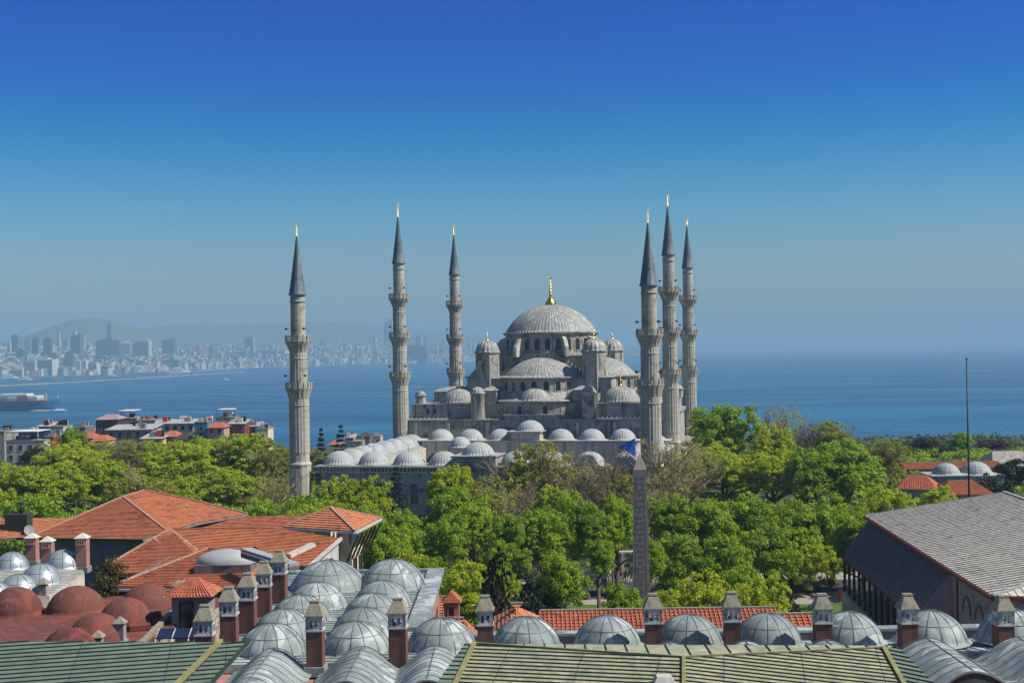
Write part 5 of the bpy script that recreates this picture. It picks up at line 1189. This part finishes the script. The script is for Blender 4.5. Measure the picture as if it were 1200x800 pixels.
# ------------------------------------------------------------------ seaside houses, far left
def bh(px0, px1, ytop, D, dep, wall, lab, roof='flat', floors=3, name='apartment_block', win='pane', zb=None):
    ytop += 2.5
    a = atD(px0, ytop, D); b = atD(px1, ytop, D); z = a.z; w_ = b.x-a.x; zb = zb if zb is not None else float(ground_z(0, D))-1; cx = (a.x+b.x)/2
    t = thing(name, lab, 'building', (cx, D+dep/2, zb)); h = z-zb; hx, hy = w_/2, dep/2
    if roof in ('flat', 'terrace'):
        wl = MB(wall, 'cap_stone'); wl.box(-hx, -hy, 0, hx, hy, h-.4).box(-hx-.15, -hy-.15, h-.4, hx+.15, hy+.15, h-.15, 1); w0 = wl.build('wall', t)
        if roof == 'terrace':
            m = MB('black_metal'); k = int(w_/2.2)
            for i in range(k+1): m.tube((-hx+w_*i/k, -hy, h-.2), (-hx+w_*i/k, -hy, h+2.2), .08, n=5)
            m.bar((-hx, -hy, h+2.2), (hx, -hy, h+2.2), .2, .2); m.bar((-hx, -hy, h+.8), (hx, -hy, h+.8), .1, .1); m.build('terrace_frame', t)
            MB('box_white').box(-hx+.2, -hy+.5, h+2.42, hx*.6, hy, h+2.6).build('awning', t)
    elif roof == 'shed':
        w0 = MB(wall).box(-hx, -hy, 0, hx, hy, h-1.0).build('wall', t); MB('roof_white').prism([(-hx-.6, -hy-.6), (hx+.6, -hy-.6), (hx+.6, hy), (-hx-.6, hy)], [h-1.0, h-1.0, h, h], [h-.8, h-.8, h+.2, h+.2]).build('roof', t)
    else:
        w0 = MB(wall).box(-hx, -hy, 0, hx, hy, h-1.6).build('wall', t); MB(roof).frus(0, 0, h-1.6, h, hx+.5, hy+.5, hx*.45, .2).build('roof', t)
    if roof in ('flat', 'terrace', 'shed'):
        q_ = random.Random(int(px0*7))
        for i in range(5):
            x_ = q_.uniform(-hx*.85, hx*.75); y_ = q_.uniform(-hy*.8, hy*.8); a_ = q_.uniform(.3, 1.1)
            MB(q_.choice(['wall_grey', 'wall_grey', 'box_white', 'black_metal', 'cloth_red'])).box(x_-a_, y_-a_*.6, h-.6, x_+a_, y_+a_*.6, h+q_.uniform(.3, 1.6)).build('roof_box', t)
            if i < 3: MB('black_metal').tube((x_+1.3, y_, h-.5), (x_+1.3, y_, h+q_.uniform(1.0, 3.0)), .07, n=4).build('antenna', t)
    nw = max(1, int(w_/2.6))
    for f in range(floors):
        for i in range(nw):
            zz = h-3.2-f*3.1
            if zz > 0: window(w0, -hx+w_*(i+.5)/nw, -hy, zz, -pi/2, 1.1, 1.5, win, 'cap_stone', arch=False)
    return t, h, hx, hy
bh(-10, 5, 502, 420, 12, 'wall_grey', 'grey block cut by the left picture edge near the sea')
bh(7, 52, 513, 400, 12, 'wall_white', 'long white building with a dark glazed roof terrace at the left', 'terrace', 3)
bh(12, 44, 503, 440, 10, 'wall_grey', 'grey house with roof plants behind the long white terrace building')
bh(45, 58, 494, 430, 9, 'box_blue', 'small dark kiosk like house with a cream canopy on top', 'shed', 1)
bh(59, 74, 496, 425, 9, 'wall_white', 'white narrow house with dark openings beside the canopy', 'flat', 3)
bh(52, 62, 508, 405, 8, 'red_paint', 'narrow red house squeezed beside the white terrace building', 'flat', 2)
bh(88, 100, 497, 450, 9, 'wall_violet', 'small dark block behind the tiny red roofs', 'flat', 2)
bh(92, 108, 505, 400, 9, 'wall_pink', 'tiny house with a bright red roof right of the round tree', 'tile_red', 1)
bh(108, 124, 508, 385, 9, 'wall_ochre', 'small yellow house below the red roofs', 'tile_red', 2)
bh(112, 138, 484, 470, 12, 'wood_dark', 'dark wooden house with a steep dark roof, highest of the seaside houses', 'violet_metal', 3)
bh(136, 160, 487, 480, 12, 'wall_pink', 'reddish house with white roof rooms behind the big white shed roof', 'terrace', 2)
bh(125, 177, 498, 420, 13, 'wall_grey', 'wide hall with a flat white roof above the brownish trees', 'shed', 2)
bh(160, 182, 489, 470, 10, 'wall_white', 'white flat house with roof plants right of the white shed roof', 'flat', 2)
bh(166, 190, 508, 395, 10, 'wall_ochre', 'yellow and cream striped house below the white flat house', 'shed', 2)
bh(190, 206, 503, 400, 9, 'wall_pink', 'pink house with a bright red flat roof', 'tile_red', 2)
bh(205, 221, 506, 395, 9, 'wall_white', 'white house with a dark gable next to the pink one', 'wood_dark', 2)
bh(182, 228, 491, 455, 12, 'wall_cream', 'long pale green roofed house close to the water', 'shed', 2)
bh(228, 243, 491, 430, 9, 'box_blue', 'bright blue house right of the long pale roof', 'flat', 1)
bh(243, 262, 493, 430, 9, 'wall_pink', 'house with an orange flat roof below the dark rooftop frames', 'tile_red', 2)
bh(253, 275, 486, 450, 10, 'wall_white', 'white rooftop house with dark frames, standing above the sea', 'terrace', 2)
bh(268, 286, 491, 440, 9, 'red_paint', 'small red and white roof house right of the dark frames', 'shed', 1)
bh(284, 302, 494, 450, 9, 'wall_grey', 'low teal grey shed with a long flat roof at the end of the houses', 'shed', 1)
bh(300, 314, 499, 430, 9, 'wall_cream', 'cream house half hidden at the right end of the seaside houses', 'flat', 2)
bh(404, 414, 508, 620, 12, 'wall_white', 'white house in the gap between conifer and mosque', 'shed', 2)
bh(421, 433, 505, 640, 12, 'wall_violet', 'dark roofed house in the sea gap left of the mosque', 'wood_dark', 2)
bh(433, 446, 508, 660, 12, 'wall_white', 'long low white house in the sea gap nearest the mosque', 'flat', 1)
bh(386, 398, 514, 560, 12, 'wall_pink', 'small pink house between the two dark conifers', 'tile_red', 2)
bh(408, 424, 514, 560, 12, 'wall_grey', 'grey low house in front of the white one in the sea gap', 'flat', 1)
rr = random.Random(11)
names_ = ['cream house with small windows', 'white house with a flat roof', 'pale grey house', 'pink walled house', 'ochre house', 'white narrow house']
for i in range(22):
    px = 5+i*14.3+rr.uniform(-3, 3); D = rr.uniform(480, 620); yt = 505+rr.uniform(-3, 5) if px < 100 else 499+rr.uniform(-3, 6)
    bh(px, px+rr.uniform(9, 16), yt, D, 11, rr.choice(['wall_cream', 'wall_white', 'wall_grey', 'wall_pink', 'wall_ochre']), 'one of the crowded little houses between the park and the sea', rr.choice(['flat', 'tile_red', 'shed', 'tile_red']), 2)['group'] if False else bh(px, px+rr.uniform(9, 16), yt, D, 11, rr.choice(['wall_cream', 'wall_white', 'wall_grey', 'wall_pink']), 'one of the crowded little houses between the park and the sea', rr.choice(['flat', 'tile_red', 'shed', 'tile_red']), 2)[0].__setitem__('group', 'crowded little houses by the sea')

# ------------------------------------------------------------------ water traffic and breakwaters
SZ = -40.0
def seaP(px, py): return atZ(px, py, SZ)
p = seaP(71, 480); L0 = 190.0; sh = thing('container_ship', 'blue container ship with stacked boxes entering at the left edge', 'ship', (p.x, p.y, SZ), .06)
D0 = p.y; mpp = D0/FPX
hl = MB('hull_blue', 'cloth_red'); B = 15.0
st = [(0, .02, 14.5, 9), (-6, .35, 13.5, 0), (-14, .7, 13, 0), (-26, .95, 12.4, 0), (-L0+8, 1, 12.0, 0), (-L0, .85, 12.2, 0)]
rows = []
for x, wf, zt_, _ in st: rows.append([(x-(8 if x > -20 else 0)*.6, -B*wf*.6, -1), (x-(4 if x > -20 else 0)*.6, -B*wf*.9, zt_*.5), (x, -B*wf, zt_), (x, B*wf, zt_), (x-(4 if x > -20 else 0)*.6, B*wf*.9, zt_*.5), (x-(8 if x > -20 else 0)*.6, B*wf*.6, -1)])
vs = [q for r_ in rows for q in r_]; fs = []
for i in range(len(rows)-1):
    for j in range(5): fs.append((i*6+j, (i+1)*6+j, (i+1)*6+j+1, i*6+j+1))
hl.add(vs, fs).add(rows[0], [(0, 1, 2, 3, 4, 5)]).add(rows[-1], [(5, 4, 3, 2, 1, 0)]); hl.build('hull', sh)
MB('box_rust').box(-L0+2, -B+.5, 12.2, -18, B-.5, 13.4).build('deck', sh)
rr = random.Random(5)
for i in range(12):
    x1 = -26-i*13.2; n_ = 3 if i != 0 else 2
    if i == 9: continue
    for k in range(n_):
        m = MB(rr.choice(['box_white', 'box_grey', 'box_rust', 'box_blue', 'box_grey']) if k != n_-1 or i > 2 else 'box_white')
        for j in range(6):
            y = -B+.8+j*4.8; m.box(x1-12.2, y, 13.5+k*3.0, x1, y+4.5, 16.3+k*3.0)
            for q in range(8): m.box(x1-12.2+q*1.55, y-.08, 13.6+k*3, x1-12.2+q*1.55+.25, y, 16.2+k*3)
        m.build('container_row', sh, kind='stuff')
MB('box_white').box(-158, -12, 13, -146, 12, 33).box(-160, -14, 30, -146, 14, 33.5).build('bridge', sh)
MB('wall_ochre').box(-20.5, -1.2, 13, -18, 1.2, 21).tube((-19.3, 0, 21), (-19.3, 0, 25), .3).build('mast', sh); MB('hull_white').tube((-3, 0, 14), (-3, 0, 18.5), .35).build('bow_post', sh)
wk = thing('bow_wave', 'white foam where the bow of the blue ship meets the water', 'wave', (p.x, p.y, SZ)); MB('hull_white').frus(0, -3, 0, .9, 9, 2.4, 4, .5).frus(-22, -13, 0, .5, 16, 1.2, 10, .3).build('foam', wk)
def boat(px, py, L, lab, kind='motor', name='boat', hd=0.0):
    p = seaP(px, py); t = thing(name, lab, 'boat', (p.x, p.y, SZ), hd); h = L*.08
    hm = MB('hull_white' if kind != 'ship' else 'box_rust'); w_ = L*.14
    pts = [(-L/2, -w_), (L*.25, -w_), (L/2, 0), (L*.25, w_), (-L/2, w_)]; hm.prism(pts, -.5, h); hm.build('hull', t)
    if kind == 'sail':
        MB('hull_white').prism([(-.6, -.05), (L*.42, -.05), (L*.42, .05), (-.6, .05)], [h+.5]*4, [L*1.3, h+.8, h+.8, L*1.3]).build('sail', t); MB('black_metal').tube((-.7, 0, h), (-.7, 0, L*1.35), L*.012).build('mast', t)
    else:
        MB('hull_white').box(-L*.35, -w_*.7, h, L*.2, w_*.7, h+L*.09).build('cabin', t); MB('pane').box(-L*.33, -w_*.72, h+L*.04, L*.21, w_*.72, h+L*.07).build('windows', t); MB('hull_white').box(-L*.2, -w_*.4, h+L*.09, L*.05, w_*.4, h+L*.16).build('bridge', t)
boat(265, 445, 17, 'small white motorboat on open water left of the lone minaret'); boat(132, 440.5, 34, 'white ferry crossing in front of the silos', name='ferry')
boat(412, 437, 9, 'tiny white sail left of the second minaret', 'sail', 'sailboat'); boat(1012, 412, 30, 'lone white sailboat near the horizon at right', 'sail', 'sailboat')
boat(209, 436.5, 95, 'white and red ship moored at the second breakwater', name='ship'); boat(148, 437, 46, 'dark moored ship at the quay below the towers', 'ship', 'ship')
boat(12, 443, 60, 'low white vessel moored at the left edge quay', name='ship'); boat(30, 445, 45, 'second pale vessel at the left edge quay', name='ship')
def breakwater(pts, lab):
    P = [seaP(*q) for q in pts]; t = thing('breakwater', lab, 'breakwater', (P[0].x, P[0].y, SZ)); m = MB('rock')
    for a, b in zip(P, P[1:]):
        d = (b-a); n_ = max(2, int(d.length/60))
        for i in range(n_):
            q0, q1 = a+d*(i/n_), a+d*((i+1)/n_); m.bar(q0-P[0]+Vector((0, 0, -1)), q1-P[0]+Vector((0, 0, -1)), 13, 3.5+rr.uniform(-.8, .8))
    m.build('stones', t)
breakwater(((-60, 455.5), (40, 450.5), (130, 445.5), (215, 440.2), (285, 435.8)), 'longest pale stone breakwater running from the left edge'); breakwater(((196, 438.5), (250, 433.8), (301, 430.5)), 'shorter breakwater behind, with the moored ship')
p = seaP(301, 430.5); lh = thing('beacon', 'white harbour beacon at the far tip of the breakwater', 'beacon', (p.x, p.y, SZ)); MB('hull_white').lathe(0, 0, [(9, 0), (7, 3), (4, 4), (3, 36), (5, 37), (5, 40), (.1, 44)], 12).build('tower', lh)

# ------------------------------------------------------------------ the far shore: land, city, hills
def shoreline(px):      # distance of the waterline behind pixel column px
    py = np.interp(px, [-300, 0, 60, 120, 200, 300, 420, 560, 700, 830, 905], [446, 443, 440.5, 439, 434.5, 430.5, 427, 423.5, 418.5, 411.5, 409.3])
    q = seaP(float(px), float(py)); return q
pxs = list(range(-330, 911, 20)); V = []
for px in pxs:
    q = shoreline(px); d = Vector((q.x, q.y, 0)).normalized(); fade = float(np.clip((905-px)/350, 0, 1))
    for dist, z in ((-5, -41), (15, -38), (700, -30+14*fade), (1500, -26+52*fade), (2600, -24+112*fade), (5000, -30+110*fade)):
        V.append((q.x+d.x*dist, q.y+d.y*dist, z))
m = MB('far_land'); n6 = 6; m.add(V, [(i*n6+j, (i+1)*n6+j, (i+1)*n6+j+1, i*n6+j+1) for i in range(len(pxs)-1) for j in range(5)], 0, True); m.build('far_shore_land', kind='structure')
def hill(pts, D, dep, name):
    """ridge silhouette given in pixels, built as a real mound"""
    top = [atD(x, y, D) for x, y in pts]; V = []; N = len(top)
    r = np.random.default_rng(len(pts))
    for f in np.linspace(-1, 1, 11):
        for i, q in enumerate(top):
            hgt = (q.z+30)*(1-abs(f)**1.6)-30; V.append((q.x, D+f*dep+r.normal()*20, hgt*(1+r.normal()*.01)-2))
    m = MB('far_land'); m.add(V, [(j*N+i, j*N+i+1, (j+1)*N+i+1, (j+1)*N+i) for j in range(10) for i in range(N-1)], 0, True); m.build(name, kind='structure')
def dense(pts, step=8):
    xs = np.arange(pts[0][0], pts[-1][0]+1, step); ys = np.interp(xs, [p[0] for p in pts], [p[1] for p in pts]); ys = np.convolve(np.pad(ys, 2, 'edge'), np.ones(5)/5, 'valid')
    return [(float(x), float(y)) for x, y in zip(xs, ys)]
hill(dense([(-120, 408), (-40, 404), (20, 398), (50, 387), (80, 376), (105, 371), (130, 374), (155, 382), (180, 391), (220, 402), (300, 412)]), 8000, 800, 'hill')
hill(dense([(100, 410), (150, 386), (200, 381), (230, 378.5), (270, 380), (320, 379), (360, 375.5), (400, 377), (450, 381), (520, 388), (600, 397), (700, 404), (800, 408)]), 10300, 1000, 'hill')
# city blocks
rr = random.Random(21); _bm = {}
def tower_mesh(v):
    if v in _bm: return _bm[v]
    m = MB('far_white', 'far_dark'); 
    m.box(-.5, -.5, 0, .5, .5, 1)
    nf = (5, 8, 12, 6)[v % 4]
    for i in range(nf): z = .08+.86*i/nf; m.box(-.46, -.515, z, .46, -.501, z+.4/nf, 1)
    m.box(-.25, -.3, 1.001, .2, .3, 1.08)
    if v >= 4: m.box(.1, -.2, 1.001, .4, .2, 1.16); m.box(-.6, -.3, 0, -.501, .4, .8)
    _bm[v] = m.mesh('block'); return _bm[v]
def blk(px0, px1, yt, yb, mat, lab=None, group=None, D=None, name='city_block'):
    q = shoreline((px0+px1)/2); D = D or q.y+60; a = atD(px0, yt, D); b = atD(px1, yt, D); zb = min(atD(px0, yb, D).z, a.z-6); w_ = b.x-a.x
    o = link(name, tower_mesh(rr.randrange(8)), None, ((a.x+b.x)/2, D, zb-8), rr.uniform(-.25, .25), (w_, w_*.8, a.z-zb+8)); tag(o, lab, 'building', group)
    o.material_slots[0].link = 'OBJECT'; o.material_slots[0].material = MATS[mat]; return o
SPEC = [(42, 65, 421, 441, 'far_white', 'broad cream grain silo block at the far quay, left', 'silo_building'), (33, 42, 422, 440, 'far_grey', 'shaded grey wing left of the cream silo block', 'silo_building'),
 (57, 66, 415, 426, 'far_dark', 'dark tower head rising behind the cream silo block', 'city_block'), (77, 86, 413, 434, 'far_dark', 'dark square tower right of the cream silo block', 'city_block'),
 (73, 87, 430, 438, 'far_white', 'low cream warehouse in front of the dark square tower', 'warehouse'), (88, 94.5, 422, 437, 'far_white', 'first of two cream silo drums', 'silo_building'),
 (95, 102, 422, 437, 'far_white', 'second of two cream silo drums', 'silo_building'), (105, 116, 426, 436, 'far_white', 'small cream quay building right of the silo drums', 'warehouse'),
 (114, 140, 398.5, 415, 'far_dark', 'very wide dark slab block on the skyline left', 'city_block'), (140, 153, 401, 414, 'far_white', 'white block with dark openings right of the wide dark slab', 'city_block'),
 (126, 131, 379, 399, 'far_blue', 'slim blue tower before the pointed hill', 'tower_block'), (159, 176, 399, 415, 'far_grey', 'wide grey block right of the white block with openings', 'city_block'),
 (85, 97, 394, 412, 'far_dark', 'tall dark block below the slope of the pointed hill', 'city_block'), (97, 99.5, 393, 408, 'far_white', 'thin white tower beside the tall dark block', 'tower_block'),
 (67.5, 70, 389, 404, 'far_white', 'thin pale tower alone left of the tall dark block', 'tower_block'), (38, 45, 397, 412, 'far_dark', 'dark tower block left of the thin pale tower', 'tower_block'),
 (52, 61, 397, 413, 'far_dark', 'second dark tower block near the thin pale tower', 'tower_block'), (14, 21, 393, 410, 'far_dark', 'dark tower block near the left edge', 'tower_block'),
 (192, 210, 422, 434, 'far_dark', 'low dark square block at the water behind the breakwater', 'city_block'), (186, 191, 427, 433, 'far_rust', 'tiny orange building left of the low dark block', 'warehouse'),
 (288, 298, 396, 411, 'far_blue', 'bluish tower block left of the lone minaret', 'tower_block'), (192, 206, 399, 412, 'far_dark', 'dark block in the middle of the left skyline', 'city_block'),
 (450.5, 455, 376, 399, 'far_blue', 'left of the twin blue towers left of the second minaret', 'tower_block'), (455.8, 460, 376, 399, 'far_blue', 'right of the twin blue towers left of the second minaret', 'tower_block'),
 (477, 503, 406, 422, 'far_dark', 'large dark blue block between second and third minaret', 'city_block'), (488, 494, 393, 407, 'far_blue', 'left tower above the large dark blue block', 'tower_block'), (496, 500, 394, 407, 'far_blue', 'right tower above the large dark blue block', 'tower_block'),
 (309, 338, 411, 412.8, 'far_white', 'long white flat roof just left of the lone minaret', 'warehouse')]
for a, b, yt, yb, mt, lab, nm in SPEC:
    yq = 419-.0154*(a+b)/2; front = yb > 419
    blk(a, b, yt, yb, mt, lab, None, None if front else shoreline((a+b)/2).y+rr.uniform(500, 1100), nm)
cols = ['far_white', 'far_grey', 'far_white', 'far_blue', 'far_dark', 'far_rust', 'far_grey', 'far_white']
words = {'far_white': 'whitish', 'far_grey': 'grey', 'far_blue': 'bluish', 'far_dark': 'dark', 'far_rust': 'reddish'}
def zland(px, dist):
    fade = float(np.clip((905-px)/350, 0, 1)); return float(np.interp(dist, [0, 700, 1500, 2600, 5000], [-38, -30+14*fade, -26+52*fade, -24+112*fade, -30+110*fade]))
def city(i, n, lo, hi, big):
    px = lo+(hi-lo)*((i+.5)/n)+rr.uniform(-6, 6); q = shoreline(px); dist = abs(rr.gauss(0, 1))*800+rr.random()**.7*900+20; D = q.y+dist; x = q.x*D/q.y
    z0 = zland(px, dist); hgt = rr.choice([12, 16, 18, 22, 26, 30, 38]) if rr.random() < .85 else rr.uniform(45, 85); hgt *= big; w_ = rr.uniform(14, 40)*(1.0 if hgt < 45 else .8)
    return px, x, D, z0, w_, hgt, rr.choice(cols)
cand = [city(i, 620, -40, 800, 1.0 if i < 440 else .8) for i in range(620)]
cand.sort(key=lambda c: -(c[4]*c[5])/c[2]**2*(1 if 0 < c[0] < 640 else .01))
for px, x, D, z0, w_, hgt, mt in cand[:230]:
    o = link('city_block', tower_mesh(rr.randrange(8)), None, (x, D, z0-3), rr.uniform(-.5, .5), (w_, w_*rr.uniform(.5, 1), hgt+3))
    tag(o, 'one of the many small %s apartment blocks on the hazy far shore' % words[mt], 'building', 'small %s apartment blocks on the far shore' % words[mt]); o.material_slots[0].link = 'OBJECT'; o.material_slots[0].material = MATS[mt]
m = MB('far_white', 'far_grey', 'far_dark', 'far_rust', 'far_blue')
for i in range(7500):
    px = rr.uniform(-60, 900); q = shoreline(px); dist = 10+rr.random()**1.2*2400; D = q.y+dist; x = q.x*D/q.y; w_ = rr.uniform(12, 34); h_ = rr.uniform(8, 32)*(1 if px < 560 else .6); z0 = zland(px, dist)-3; k = rr.choice([0, 0, 0, 1, 1, 2, 3, 4])
    m.box(x-w_/2, D-w_*.4, z0, x+w_/2, D+w_*.4, z0+3+h_, k, (x, D, rr.uniform(-.6, .6)))
m.build('distant_city', kind='stuff', label='countless small houses of the city across the water', cat='city')

# ------------------------------------------------------------------ haze
m = bpy.data.materials.new('haze_air'); m.use_nodes = True; n = m.node_tree; n.nodes.remove(n.nodes['Principled BSDF'])
pv = n.nodes.new('ShaderNodeVolumePrincipled'); pv.inputs['Color'].default_value = (.35, .62, .86, 1); pv.inputs['Density'].default_value = HAZE; pv.inputs['Anisotropy'].default_value = 0.0
n.links.new(pv.outputs[0], n.nodes['Material Output'].inputs['Volume']); MATS['haze_air'] = m; m.cycles.homogeneous_volume = True
MB('haze_air').box(-68000, -2500, -41.5, 68000, 65500, 302).build('haze', kind='stuff')
